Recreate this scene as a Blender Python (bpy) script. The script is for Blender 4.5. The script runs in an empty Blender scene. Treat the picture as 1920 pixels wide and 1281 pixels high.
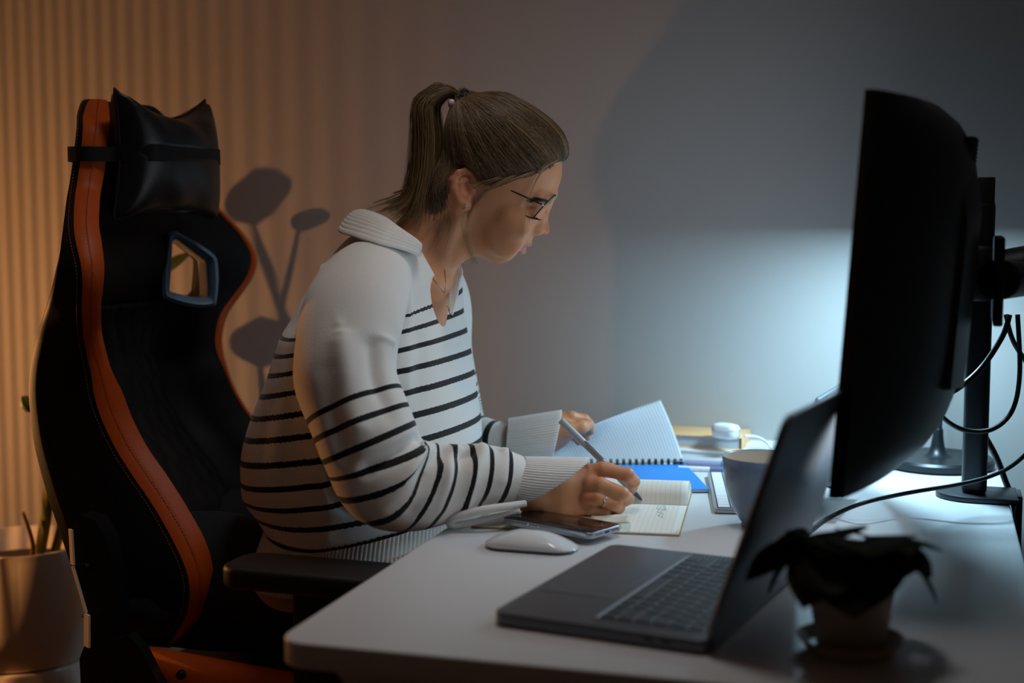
import bpy, bmesh, math, random
import numpy as np
from mathutils import Vector, Matrix
from mathutils.bvhtree import BVHTree
random.seed(7); RNG = np.random.default_rng(7)
sc = bpy.context.scene; COL = sc.collection

# ------------------------------------------------------------------ camera, world, lights, exposure
FPX = 2667.0; PITCH = math.atan(250 / FPX); EYE = 1.17; DESK = 0.74
cd = bpy.data.cameras.new('camera'); cam = bpy.data.objects.new('camera', cd); COL.objects.link(cam)
cam.location = (0, 0, EYE); cam.rotation_euler = (math.pi / 2 - PITCH, 0, 0)
cd.sensor_width = 36.0; cd.lens = 36.0 * FPX / 1920; cd.clip_start = 0.05
cd.dof.use_dof = True; cd.dof.focus_distance = 2.06; cd.dof.aperture_fstop = 2.5
sc.camera = cam
YAW = math.radians(16.5)
A = np.array([math.sin(YAW), math.cos(YAW), 0.0]); B = np.array([math.cos(YAW), -math.sin(YAW), 0.0])   # desk: A runs to the wall, B away from the sitter
UP = np.array([0, 0, 1.0])
WALL = 2.56

wd = bpy.data.worlds.new('world'); sc.world = wd; wd.use_nodes = True
wd.node_tree.nodes['Background'].inputs[0].default_value = (1.0, 0.74, 0.56, 1)
wd.node_tree.nodes['Background'].inputs[1].default_value = 0.014
sc.view_settings.view_transform = 'Standard'; sc.view_settings.look = 'None'
sc.view_settings.gamma = 1.0; sc.view_settings.use_curve_mapping = False
sc.view_settings.exposure = 0.0
sc.cycles.use_denoising = True
sc.cycles.max_bounces = 6; sc.cycles.sample_clamp_indirect = 4.0

def light(name, kind, loc, power, color, size=0.1, look=None, shape=None, size_y=None, spread=None):
    l = bpy.data.lights.new(name, kind); l.energy = power; l.color = color
    if kind == 'AREA':
        l.size = size
        if shape: l.shape = shape
        if size_y: l.size_y = size_y
        if spread: l.spread = spread
    else: l.shadow_soft_size = size
    o = bpy.data.objects.new(name, l); COL.objects.link(o); o.location = loc
    if look is not None:
        o.rotation_euler = (Vector(look) - Vector(loc)).to_track_quat('-Z', 'Y').to_euler()
    return o
# added soft fill without a fixture, dim, above and in front of the sitter
light('overhead_fill', 'AREA', (0.12, 1.72, 2.36), 1.35, (1.0, 0.975, 0.95), 0.45, (-0.02, 1.84, 0.8), 'DISK', spread=math.radians(90))
# desk lamp: lit underside of its head (behind the monitor)
LAMP = np.array([0.605, 2.20, 1.150])
light('desk_lamp_light', 'AREA', tuple(LAMP - UP * 0.012), 7.2, (0.48, 0.80, 1.0), 0.11, tuple(LAMP - UP), 'DISK')
# warm bulb of the slatted floor lamp left of the frame
BULB = np.array([-1.22, 2.36, 0.86])
light('floor_lamp_bulb', 'POINT', tuple(BULB), 22.0, (1.0, 0.43, 0.14), 0.0065)

# ------------------------------------------------------------------ pixel rays of the photograph
CT, ST = math.cos(PITCH), math.sin(PITCH)
def ray(px, py):
    u = (px - 960) / FPX; v = (640.5 - py) / FPX
    return np.array([u, CT + v * ST, -ST + v * CT])
def P(px, py, Y):
    d = ray(px, py); s = Y / d[1]; return np.array([d[0] * s, Y, EYE + d[2] * s])
def PZ(px, py, z=DESK):
    d = ray(px, py); s = (z - EYE) / d[2]; return np.array([d[0] * s, d[1] * s, z])
def PN(px, py, p0, n):
    d = ray(px, py); o = np.array([0, 0, EYE]); s = np.dot(p0 - o, n) / np.dot(d, n); return o + d * s
def PIX(p):                                     # world -> photograph pixel (numpy, n x 3)
    p = np.atleast_2d(p); q = p - np.array([0, 0, EYE])
    w = q[:, 1] * CT - q[:, 2] * ST; v = q[:, 1] * ST + q[:, 2] * CT
    return np.stack([960 + FPX * q[:, 0] / w, 640.5 - FPX * v / w], 1)

# ------------------------------------------------------------------ materials
def srgb(h):
    h = h.lstrip('#'); c = [int(h[i:i + 2], 16) / 255 for i in (0, 2, 4)]
    return tuple((x / 12.92 if x <= 0.04045 else ((x + 0.055) / 1.055) ** 2.4) for x in c) + (1,)
MATS = {}
def mat(name, color, rough=0.5, metal=0.0, bump=None, var=None, emit=None, spec=0.5, sheen=0, sss=0, coat=0, trans=0, alpha=None):
    if name in MATS: return MATS[name]
    m = bpy.data.materials.new(name); m.use_nodes = True; nt = m.node_tree; b = nt.nodes['Principled BSDF']
    c = srgb(color) if isinstance(color, str) else tuple(color) + (1,)
    b.inputs['Base Color'].default_value = c; b.inputs['Roughness'].default_value = rough; b.inputs['Metallic'].default_value = metal
    b.inputs['Specular IOR Level'].default_value = spec
    if sheen: b.inputs['Sheen Weight'].default_value = sheen
    if coat: b.inputs['Coat Weight'].default_value = coat; b.inputs['Coat Roughness'].default_value = 0.1
    if sss:
        b.inputs['Subsurface Weight'].default_value = sss; b.inputs['Subsurface Radius'].default_value = (1, 0.35, 0.2); b.inputs['Subsurface Scale'].default_value = 0.006
    if trans: b.inputs['Transmission Weight'].default_value = trans
    tc = nt.nodes.new('ShaderNodeTexCoord')
    if var:                                     # (scale, amount): slight mottling of the colour
        n = nt.nodes.new('ShaderNodeTexNoise'); n.inputs['Scale'].default_value = var[0]; n.inputs['Detail'].default_value = 5
        nt.links.new(tc.outputs['Object'], n.inputs['Vector'])
        mx = nt.nodes.new('ShaderNodeMix'); mx.data_type = 'RGBA'
        mx.inputs[6].default_value = tuple(max(0, x * (1 - var[1])) for x in c[:3]) + (1,); mx.inputs[7].default_value = tuple(min(1, x * (1 + var[1])) for x in c[:3]) + (1,)
        nt.links.new(n.outputs['Fac'], mx.inputs[0]); nt.links.new(mx.outputs[2], b.inputs['Base Color'])
    if bump:                                    # (scale, strength)
        n = nt.nodes.new('ShaderNodeTexNoise'); n.inputs['Scale'].default_value = bump[0]; n.inputs['Detail'].default_value = 4
        nt.links.new(tc.outputs['Object'], n.inputs['Vector'])
        bp = nt.nodes.new('ShaderNodeBump'); bp.inputs['Strength'].default_value = bump[1]; bp.inputs['Distance'].default_value = 0.002
        nt.links.new(n.outputs['Fac'], bp.inputs['Height']); nt.links.new(bp.outputs[0], b.inputs['Normal'])
    if emit: b.inputs['Emission Color'].default_value = tuple(emit[0]) + (1,); b.inputs['Emission Strength'].default_value = emit[1]
    MATS[name] = m; return m

# ------------------------------------------------------------------ objects
ORG = {}
def thing(name, label, cat, loc, group=None):
    o = bpy.data.objects.new(name, None); o.empty_display_size = 0.05; COL.objects.link(o); o.location = tuple(loc)
    o['label'] = label; o['category'] = cat
    if group: o['group'] = group
    ORG[o.name] = np.array(loc, float); return o
def tag(o, label, cat, group=None):
    o['label'] = label; o['category'] = cat
    if group: o['group'] = group
    return o
def mk(name, vf, m, parent=None, smooth=True, base=None, label=None, auto=None):
    """one mesh object from world-space verts and faces; base = its own origin when top-level"""
    v = np.asarray(vf[0], float); f = vf[1]
    org = ORG[parent.name] if parent is not None else (np.array(base, float) if base is not None else np.array([v[:, 0].mean(), v[:, 1].mean(), v[:, 2].min()]))
    me = bpy.data.meshes.new(name); me.from_pydata((v - org).tolist(), [], [list(map(int, q)) for q in f]); me.update()
    bm = bmesh.new(); bm.from_mesh(me); bmesh.ops.recalc_face_normals(bm, faces=bm.faces); bm.to_mesh(me); bm.free()
    if smooth:
        me.polygons.foreach_set('use_smooth', [True] * len(me.polygons))
        if auto is not None: me.set_sharp_from_angle(angle=math.radians(auto))
    o = bpy.data.objects.new(name, me); COL.objects.link(o)
    if m: me.materials.append(m)
    if parent is not None:
        o.parent = parent; ORG[o.name] = org
    else: o.location = tuple(org); ORG[o.name] = org
    if label: o['label'] = label
    return o
def copy_obj(o, parent, dloc):
    c = o.copy(); COL.objects.link(c); c.parent = parent; c.location = tuple(np.array(o.location) + dloc); return c
def structure(o): o['kind'] = 'structure'; return o

# ------------------------------------------------------------------ shapes (verts, faces)
def join(*parts):
    V = []; F = []; n = 0
    for v, f in parts:
        v = np.asarray(v, float).reshape(-1, 3); V.append(v); F += [[i + n for i in q] for q in f]; n += len(v)
    return np.concatenate(V), F
def frame(o, x, y, z=None):
    x = np.array(x, float); x /= np.linalg.norm(x); y = np.array(y, float); y -= x * np.dot(x, y); y /= np.linalg.norm(y)
    return np.array(o, float), np.stack([x, y, np.cross(x, y)])
def xf(vf, fr): return fr[0] + np.asarray(vf[0]) @ fr[1], vf[1]
DF = frame((0, 0, 0), B, A)                     # desk frame: local (b, a, z)
def from_bm(bm):
    bm.verts.ensure_lookup_table(); bm.verts.index_update()
    v = np.array([q.co[:] for q in bm.verts]); f = [[w.index for w in q.verts] for q in bm.faces]; bm.free(); return v, f
def rbox(c, s, r=0.002, seg=3):
    bm = bmesh.new(); bmesh.ops.create_cube(bm, size=1)
    for v in bm.verts: v.co = Vector((c[0] + v.co.x * s[0], c[1] + v.co.y * s[1], c[2] + v.co.z * s[2]))
    if r > 0: bmesh.ops.bevel(bm, geom=list(bm.edges), offset=min(r, min(s) * 0.49), segments=seg, affect='EDGES', profile=0.5)
    return from_bm(bm)
def rrect(w, h, r, n=6):
    pts = []
    for cx, cy, a0 in ((w / 2 - r, h / 2 - r, 0), (-w / 2 + r, h / 2 - r, 90), (-w / 2 + r, -h / 2 + r, 180), (w / 2 - r, -h / 2 + r, 270)):
        for i in range(n + 1):
            a = math.radians(a0 + 90 * i / n); pts.append((cx + r * math.cos(a), cy + r * math.sin(a)))
    return pts
def prism(poly, z0, z1, bev=0.0, seg=2, top_only=False):
    bm = bmesh.new(); vs = [bm.verts.new((x, y, z0)) for x, y in poly]; f = bm.faces.new(vs)
    e = bmesh.ops.extrude_face_region(bm, geom=[f]); nv = [g for g in e['geom'] if isinstance(g, bmesh.types.BMVert)]
    for v in nv: v.co.z = z1
    bmesh.ops.recalc_face_normals(bm, faces=bm.faces)
    if bev > 0:
        ed = [q for q in bm.edges if abs(q.verts[0].co.z - q.verts[1].co.z) < 1e-9 and (not top_only or abs(q.verts[0].co.z - z1) < 1e-9)]
        bmesh.ops.bevel(bm, geom=ed, offset=bev, segments=seg, affect='EDGES', profile=0.5)
    return from_bm(bm)
def catmull(pts, n=8, closed=False):
    p = np.asarray(pts, float); m = len(p); out = []
    rng = range(m) if closed else range(m - 1)
    for i in rng:
        if closed: a, b, c, d = p[(i - 1) % m], p[i], p[(i + 1) % m], p[(i + 2) % m]
        else: a, b, c, d = p[max(i - 1, 0)], p[i], p[i + 1], p[min(i + 2, m - 1)]
        for k in range(n):
            t = k / n; out.append(0.5 * ((2 * b) + (c - a) * t + (2 * a - 5 * b + 4 * c - d) * t * t + (-a + 3 * b - 3 * c + d) * t ** 3))
    if not closed: out.append(p[-1])
    return np.array(out)
def loft(rings, cap0=True, cap1=True, closed=True):
    R = np.asarray(rings, float); m, n = R.shape[:2]; V = R.reshape(-1, 3); F = []
    for i in range(m - 1):
        for j in range(n if closed else n - 1):
            k = (j + 1) % n; F.append([i * n + j, i * n + k, (i + 1) * n + k, (i + 1) * n + j])
    if closed and cap0: F.append(list(range(n))[::-1])
    if closed and cap1: F.append([(m - 1) * n + j for j in range(n)])
    return V, F
def tube(pts, r, n=10, sub=6, caps=True, flat=None):
    pts = np.asarray(pts, float); rr = np.broadcast_to(np.asarray(r, float), (len(pts),))
    q = catmull(np.concatenate([pts, rr[:, None]], 1), sub) if sub > 1 else np.concatenate([pts, rr[:, None]], 1)
    p = q[:, :3]; rad = q[:, 3]; t = np.gradient(p, axis=0); t /= np.linalg.norm(t, axis=1)[:, None] + 1e-12
    ref = np.array([0, 0, 1.0]) if abs(t[0][2]) < 0.9 else np.array([1.0, 0, 0])
    u = ref - t[0] * np.dot(ref, t[0]); u /= np.linalg.norm(u); rings = []
    ang = np.linspace(0, 2 * math.pi, n, endpoint=False)
    for i in range(len(p)):
        u = u - t[i] * np.dot(u, t[i]); u /= np.linalg.norm(u); w = np.cross(t[i], u)
        rings.append(p[i] + rad[i] * (np.cos(ang)[:, None] * u + np.sin(ang)[:, None] * w * (flat if flat else 1)))
    return loft(rings, caps, caps)
def lathe(prof, n=40, c=(0, 0, 0), cap0=True, cap1=True):
    ang = np.linspace(0, 2 * math.pi, n, endpoint=False)
    return loft([np.stack([c[0] + r * np.cos(ang), c[1] + r * np.sin(ang), np.full(n, c[2] + z)], 1) for r, z in prof], cap0, cap1)
def sheet(G, th=0.0005):
    """grid of points (m x n x 3) with thickness"""
    G = np.asarray(G, float); m, n = G.shape[:2]
    du = np.gradient(G, axis=0); dv = np.gradient(G, axis=1); nn = np.cross(du, dv); nn /= np.linalg.norm(nn, axis=2)[..., None] + 1e-12
    T = G + nn * th / 2; Bt = G - nn * th / 2; V = np.concatenate([T.reshape(-1, 3), Bt.reshape(-1, 3)]); F = []; o = m * n
    for i in range(m - 1):
        for j in range(n - 1):
            a, b, c, d = i * n + j, i * n + j + 1, (i + 1) * n + j + 1, (i + 1) * n + j
            F.append([a, b, c, d]); F.append([o + d, o + c, o + b, o + a])
    rim = [i for i in range(n)] + [i * n + n - 1 for i in range(1, m)] + [(m - 1) * n + j for j in range(n - 2, -1, -1)] + [i * n for i in range(m - 2, 0, -1)]
    for i in range(len(rim)):
        a, b = rim[i], rim[(i + 1) % len(rim)]; F.append([b, a, o + a, o + b])
    return V, F
def leaf(p0, d, up, length, width, bend=0.25, fold=0.15, tip=0.6, n=9, th=0.0012):
    """a leaf blade: base p0, direction d, upper side up"""
    d = np.array(d, float); d /= np.linalg.norm(d); up = np.array(up, float); up -= d * np.dot(d, up); up /= np.linalg.norm(up); s = np.cross(d, up)
    G = []
    for i in range(n):
        t = i / (n - 1); w = width / 2 * (math.sin(math.pi * t ** tip) ** 0.8 if 0 < t < 1 else 0.04)
        c = np.array(p0) + d * length * t * (1 - 0.1 * t) - up * bend * length * t * t
        G.append([c + s * w * q + up * fold * w * abs(q) for q in (-1, -0.55, 0, 0.55, 1)])
    return sheet(G, th)
# ================================================================== setting
def noise_chain(m, scale, strength):
    pass
M_wall = mat('wall_paint', '#aaa8a6', 0.85, bump=(260, 0.08), var=(3.0, 0.02), spec=0.2)
M_floor = mat('floor_wood', '#6b4a30', 0.5, var=(6, 0.25))
M_ceil = mat('ceiling_paint', '#c8c6c2', 0.9)
def wallbox(name, b0, b1, a0, a1, z0, z1, m):
    return structure(mk(name, xf(rbox(((b0 + b1) / 2, (a0 + a1) / 2, (z0 + z1) / 2), (b1 - b0, a1 - a0, z1 - z0), 0), DF), m, smooth=False))
wallbox('wall_back', -2.6, 1.9, WALL, WALL + 0.1, 0, 2.5, M_wall)
wallbox('wall_right', 1.9, 2.0, -1.6, WALL + 0.1, 0, 2.5, M_wall)
wallbox('wall_left', -2.7, -2.6, -1.6, WALL + 0.1, 0, 2.5, M_wall)
wallbox('ceiling', -2.7, 2.0, -1.6, WALL + 0.1, 2.5, 2.58, M_ceil)
fl = wallbox('floor', -2.7, 2.0, -1.6, WALL + 0.1, -0.05, 0, M_floor)
pm = [mat('floor_board_%d' % k, c, 0.45, var=(14, 0.18)) for k, c in enumerate(('#6b4a30', '#614229', '#745236'))]
for k in range(26):                              # oak boards along the wall
    a0 = -1.55 + k * 0.16
    for j in range(3):
        b0 = -2.58 + j * 1.5 + (k % 2) * 0.04
        o = mk('plank', xf(rbox((b0 + 0.74, a0 + 0.08, 0.004), (1.49, 0.157, 0.012), 0.0015, 1), DF), pm[(k * 2 + j) % 3], fl, smooth=False)
bb = structure(mk('baseboard_back', xf(rbox((-0.35, WALL - 0.007, 0.05), (4.5, 0.014, 0.08), 0.003), DF), mat('baseboard_paint', '#c9c9c8', 0.5), smooth=False))

# ================================================================== desk
B0, B1, A0, A1 = -0.622, 0.116, 1.262, 2.475
M_desk = mat('desk_laminate', '#d5d7da', 0.36, bump=(420, 0.05), spec=0.4)
M_steel = mat('white_steel', '#cfcac4', 0.4)
dk = thing('desk', 'white rectangular desk with rounded corners at which the woman writes', 'desk', tuple(xf(([((B0 + B1) / 2, (A0 + A1) / 2, 0)], []), DF)[0][0]))
top = [(x + (B0 + B1) / 2, y + (A0 + A1) / 2) for x, y in rrect(B1 - B0, A1 - A0, 0.032, 8)]
mk('desk_top', xf(prism(top, DESK - 0.027, DESK, 0.0025, 3), DF), M_desk, dk, auto=40)
for a in (A0 + 0.16, A1 - 0.16):
    mk('leg', xf(join(rbox((-0.24, a, 0.36), (0.07, 0.05, 0.64), 0.004), rbox((-0.24, a, 0.02), (0.6, 0.07, 0.025), 0.006), rbox((-0.24, a, 0.694), (0.58, 0.06, 0.035), 0.004)), DF), M_steel, dk, auto=40)
mk('cross_beam', xf(rbox((-0.24, (A0 + A1) / 2, 0.67), (0.05, A1 - A0 - 0.36, 0.05), 0.004), DF), M_steel, dk, auto=40)
# sloped metal bracket below the near edge
br = [(-0.565, DESK - 0.027), (-0.50, DESK - 0.10), (0.02, DESK - 0.10), (0.08, DESK - 0.027)]
v, f = prism(br, 0, 0.018, 0.002); v = np.stack([v[:, 0], A0 + 0.012 + v[:, 2], v[:, 1]], 1)
mk('end_bracket', xf((v, f), DF), M_steel, dk, auto=40)

# ================================================================== curved monitor on a clamped pole
M_black = mat('monitor_plastic', '#17181a', 0.42, bump=(300, 0.05))
M_bezel = mat('monitor_edge', '#2a2522', 0.35)
M_stand = mat('stand_metal', '#2e3338', 0.42, metal=0.6)
mc = np.array([0.492, 1.83]); mdir = np.array([math.sin(math.radians(17.5)), math.cos(math.radians(17.5)), 0]); mnor = np.array([mdir[1], -mdir[0], 0])   # mnor points away from the sitter
MZ0, MZ1 = 0.861, 1.292; MR = 1.25
def mon(s, z, off):                             # s along the panel, off towards the back
    th = s / MR; c = np.array([mc[0], mc[1], 0]) - mnor * MR; off = off + 0.010 + (z - MZ0) * 0.070   # leaning back a little
    return c + (MR + off) * (math.cos(th) * mnor + math.sin(th) * mdir) + UP * z
mo = thing('monitor', 'big black curved monitor seen from behind, glowing towards the woman', 'monitor', tuple(mon(0, MZ0, 0)))
S = np.linspace(-0.365, 0.365, 33)
def panel(o0, o1, z0, z1, inset=0.0):
    rings = []
    for s in S * (1 - inset):
        rings.append([mon(s, z0, o0), mon(s, z0, o1), mon(s, z1, o1), mon(s, z1, o0)])
    return loft(rings)
mk('bezel', panel(-0.004, 0.006, MZ0, MZ1), M_bezel, mo, auto=35)
mk('screen', panel(-0.0050, -0.0042, MZ0 + 0.012, MZ1 - 0.012, 0.02), mat('screen_glow', '#101418', 0.2, emit=((0.86, 0.93, 1.0), 1.4)), mo, smooth=False)
def bulge(s, z):
    q = max(0.0, 1 - (abs(s) / 0.36) ** 2.4); zz = (z - (MZ0 + MZ1) / 2) / ((MZ1 - MZ0) / 2); zt = max(0.0, 1 - abs(zz) ** 4)
    return 0.012 + 0.058 * q ** 0.9 * zt ** 0.7
Zs = np.linspace(MZ0 + 0.001, MZ1 - 0.001, 25)
G = [[mon(s, z, bulge(s, z)) for z in Zs] for s in np.linspace(-0.3645, 0.3645, 41)]
Gi = [[mon(s, z, 0.004) for z in Zs] for s in np.linspace(-0.3645, 0.3645, 41)]
v, f = sheet(G, 0.0); n1 = len(Zs) * 41; v[n1:] = np.array(Gi).reshape(-1, 3)
mk('back_housing', (v, f), M_black, mo, auto=50)
cen = [mon(s, z, bulge(s, z) + 0.012) for s, z in ()]
hb = []                                          # inner raised box of the housing, wider at the top
for k, (s, z0, z1, off) in enumerate(((-0.18, 0.975, 1.20, 0.046), (-0.16, 0.955, 1.225, 0.068), (-0.09, 0.95, 1.24, 0.076), (0.09, 0.95, 1.24, 0.076), (0.16, 0.955, 1.225, 0.068), (0.18, 0.975, 1.20, 0.046))):
    hb.append([mon(s, z0, 0.03), mon(s, z0 + 0.004, off), mon(s, z1 - 0.075, off), mon(s, z1 - 0.035, off - 0.008), mon(s, z1 - 0.01, off - 0.024), mon(s, z1, 0.03)])
mk('rear_box', loft(hb), M_black, mo, auto=30)
for k in range(6):
    mk('vent_slot', join(*[loft([[mon(s, 1.228 + k * 0.005, 0.035), mon(s, 1.228 + k * 0.005, bulge(s, 1.228) + 0.0012), mon(s, 1.230 + k * 0.005, bulge(s, 1.23) + 0.0012), mon(s, 1.230 + k * 0.005, 0.035)] for s in np.linspace(-0.10, 0.10, 9)])]), mat('slot_black', '#060606', 0.8), mo, smooth=False)
mk('power_button', lathe([(0.0, 0), (0.004, 0), (0.004, 0.003), (0.0, 0.003)], 12, mon(-0.335, MZ0 - 0.003, 0.0)), mat('blue_indicator', '#3fb6ff', 0.3, emit=((0.1, 0.55, 1.0), 1.2)), mo)

PO = np.array([0.690, 2.095])                    # pole
st = thing('monitor_stand', 'dark metal pole stand clamped to the back edge of the desk behind the monitor', 'monitor stand', (PO[0], PO[1], DESK))
v, f = rbox((0, 0, 0.22), (0.036, 0.042, 0.44), 0.012, 4); mk('pole', (v * [1, 1, 1] @ DF[1] + [PO[0], PO[1], DESK + 0.004], f), M_stand, st, auto=40)
v, f = rbox((0.004, 0, 0.405), (0.024, 0.04, 0.14), 0.002, 2); mk('pole_top', (v @ DF[1] + [PO[0], PO[1], DESK], f), mat('stand_black', '#0e0e10', 0.5), st, auto=40)
bpoly = [(-0.055 * math.cos(t) , 0.05 * math.sin(t)) for t in np.linspace(-math.pi / 2, math.pi / 2, 15)] + [(0.062, 0.05), (0.062, -0.05)]
v, f = prism(bpoly, 0, 0.008, 0.0015); mk('base_plate', (v @ DF[1] + [PO[0], PO[1], DESK + 0.0005], f), M_stand, st, auto=40)
pb = np.dot([PO[0], PO[1], 0], B); pa = np.dot([PO[0], PO[1], 0], A)
mk('clamp', xf(join(rbox((B1 + 0.014, pa, DESK - 0.045), (0.008, 0.06, 0.11), 0.002), rbox((B1 - 0.012, pa, DESK - 0.098), (0.06, 0.05, 0.007), 0.002)), DF), M_stand, st, auto=40)
M_sb = MATS['stand_black']
hub = np.array([PO[0], PO[1], 1.075])
v, f = lathe([(0.0, -0.04), (0.03, -0.04), (0.034, -0.034), (0.034, 0.034), (0.03, 0.04), (0, 0.04)], 28); mk('collar', (v + hub, f), M_sb, st, auto=40)
arm = [hub, hub + B * 0.075 + UP * 0.012, hub + B * 0.115 + A * -0.07 + UP * 0.004, hub + B * 0.06 - A * 0.17]
mk('arm', join(tube([arm[0], arm[1], arm[2]], [0.026, 0.03, 0.026], 14, 5, flat=1.0), tube([arm[2], arm[3], mon(0.0, 1.08, 0.10)], [0.024, 0.022, 0.026], 14, 5)), M_sb, st)
v, f = lathe([(0, -0.045), (0.028, -0.045), (0.03, -0.04), (0.03, 0.035), (0.024, 0.044), (0, 0.044)], 24); mk('joint', (v + arm[2], f), M_sb, st, auto=40)
fr = frame(mon(0, 1.08, 0.093), mdir, UP); mk('mount_plate', xf(rbox((0, 0, 0.008), (0.11, 0.11, 0.012), 0.003), (fr[0], np.stack([fr[1][0], fr[1][1], mnor]))), M_sb, st, auto=40)

# ================================================================== cables
M_cab = mat('black_cable', '#0d0d0f', 0.5)
def cable(pts, r, label, m=None, name='cable'):
    o = mk(name, tube(pts, r, 8, 8), m or M_cab); return tag(o, label, 'cable')
cable([P(1960, 815, 2.02), P(1905, 868, 2.0), P(1860, 892, 1.96), P(1800, 908, 1.95), P(1700, 925, 1.97), P(1620, 943, 1.93), PZ(1560, 968, DESK + 0.004), PZ(1522, 992, DESK + 0.004), PZ(1490, 1015, DESK + 0.004), PZ(1460, 1040, DESK + 0.004)], 0.0031, 'black cable running across the white desk in front of the pole')
cable([P(1893, 590, 2.02), P(1880, 630, 2.02), P(1840, 690, 2.02), P(1790, 732, 2.0), P(1750, 742, 1.98), P(1722, 735, 1.95), P(1700, 715, 1.9)], 0.0042, 'black cable hanging from the arm joint to the lower back of the monitor')
cable([P(1908, 590, 2.03), P(1912, 700, 2.03), P(1898, 770, 2.03), P(1860, 805, 2.02), P(1810, 807, 2.02), P(1770, 785, 2.0), P(1752, 752, 1.98), P(1742, 730, 1.96), P(1715, 700, 1.9)], 0.0036, 'black cable hanging in a wide loop across the pole')
cable([P(1886, 590, 2.05), P(1900, 640, 2.05), P(1935, 700, 2.06), P(1960, 780, 2.08)], 0.0036, 'black cable dropping from the arm joint, outermost beyond the pole')
cable([P(1843, 812, 2.115), P(1868, 858, 2.135), P(1886, 905, 2.14), P(1898, 935, 2.13), P(1906, 975, 2.12), P(1910, 1060, 2.12), P(1910, 1200, 2.12)], 0.0048, 'thick black cable running down behind the pole and over the desk edge')

# ================================================================== desk lamp (head hidden behind the monitor)
LB = PZ(1757, 874, DESK)
M_lamp = mat('lamp_metal', '#23272b', 0.38, metal=0.5)
lp = thing('desk_lamp', 'dark round based desk lamp behind the monitor lighting the wall', 'lamp', tuple(LB))
mk('base', lathe([(0, 0), (0.088, 0), (0.092, 0.004), (0.092, 0.013), (0.088, 0.017), (0, 0.0175)], 48, LB), M_lamp, lp, auto=40)
mk('stem', join(lathe([(0.026, 0.017), (0.017, 0.022), (0.0115, 0.034), (0.009, 0.05), (0.0085, 0.063), (0.0075, 0.063), (0.0068, 0.064), (0.0068, 0.36)], 20, LB), tube([LB + UP * 0.355, LB + UP * 0.40 + (LAMP - LB) * [0.1, 0.1, 0], LAMP + UP * 0.02 + (LB - LAMP) * [0.45, 0.45, 0], LAMP + UP * 0.012], 0.0065, 10, 6)), M_lamp, lp, auto=50)
mk('lamp_shade', lathe([(0.0, 0.022), (0.02, 0.022), (0.058, 0.012), (0.064, 0.004), (0.064, -0.012), (0.062, -0.012), (0.062, 0.0), (0.0, 0.001)], 40, LAMP), M_lamp, lp, auto=40)

# ================================================================== laptop at the near end
LO = PZ(921, 1149, DESK + 0.014); ang = math.radians(-26.0)
lx = np.array([math.cos(ang), math.sin(ang), 0]); ly = np.array([-lx[1], lx[0], 0])
LFR = (np.array([LO[0], LO[1], DESK]), np.stack([lx, ly, UP])); LD, LW = 0.235, 0.332
M_alu = mat('grey_aluminium', '#666a71', 0.40, metal=0.6, bump=(900, 0.03))
M_key = mat('laptop_key', '#23262b', 0.32)
M_well = mat('key_well', '#222429', 0.5)
lt = thing('laptop', 'open grey laptop at the near end of the desk, lid tilted back', 'laptop', tuple(LFR[0] + lx * LD / 2 + ly * LW / 2))
pl = [(x + LD / 2, y + LW / 2) for x, y in rrect(LD, LW, 0.014, 8)]
mk('base', xf(prism(pl, 0.002, 0.0155, 0.002, 3), LFR), M_alu, lt, auto=40)
mk('key_well', xf(rbox((0.163, LW / 2, 0.0156), (0.112, 0.282, 0.0008), 0.0003, 1), LFR), M_well, lt, smooth=False)
mk('trackpad', xf(prism([(x + 0.052, y + LW / 2) for x, y in rrect(0.085, 0.14, 0.004, 4)], 0.0155, 0.0159, 0.0001, 1), LFR), mat('trackpad_glass', '#5d6168', 0.3, metal=0.5), lt, auto=40)
mk('edge_ledge', xf(rbox((0.1065, LW / 2, 0.0160), (0.004, 0.284, 0.0011), 0.0003, 1), LFR), mat('alu_bright', '#9ba2ab', 0.35, metal=0.8), lt, smooth=False)
KB = {}
def key(nm, fr, x, y, w, h, m, parent, z, th=0.0012):
    """w along the row (y), h across (x); alike keys share one mesh"""
    k = (parent.name, round(w, 4), round(h, 4)); c = fr[0] + np.array([x, y, z]) @ fr[1]
    if k not in KB:
        v, f = rbox((0, 0, th / 2), (h, w, th), 0.0005, 1); o = mk(nm, (v @ fr[1] + c, f), m, parent, smooth=False)
        me = o.data; d = c - ORG[parent.name]; me.transform(Matrix.Translation(Vector(-d))); o.location = tuple(d); KB[k] = o
    else:
        o = KB[k].copy(); COL.objects.link(o); o.parent = parent; o.location = tuple(c - ORG[parent.name])
    return o
def keyrows(fr, rows, x0, y0, pitch, keyw, dx, keyh, m, parent, z, length):
    for r, spec in enumerate(rows):
        tot = sum(spec); y = y0
        for w in spec:
            ww = w / tot * length; key('key', fr, x0 + r * dx, y + ww / 2, ww - (pitch - keyw), keyh if r < 5 else keyh * 0.6, m, parent, z); y += ww
rows = [[1, 1, 1, 1.25, 5, 1.25, 1, 1, 1, 1], [2.3] + [1] * 10 + [2.3], [1.8] + [1] * 11 + [1.8], [1.5] + [1] * 12 + [1.0], [1] * 13 + [1.5], [1] * 14]
keyrows(LFR, rows, 0.1185, LW / 2 - 0.139, 0.0195, 0.0165, 0.0186, 0.0158, M_key, lt, 0.0158, 0.278)
for yy in (0.014, LW - 0.014):
    mk('speaker_grille', xf(join(*[rbox((0.112 + i * 0.0052, yy + j * 0.0045, 0.0157), (0.0016, 0.0016, 0.0005), 0) for i in range(20) for j in (-1, 0, 1)]), LFR), M_well, lt, smooth=False)['kind'] = 'stuff'
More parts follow.
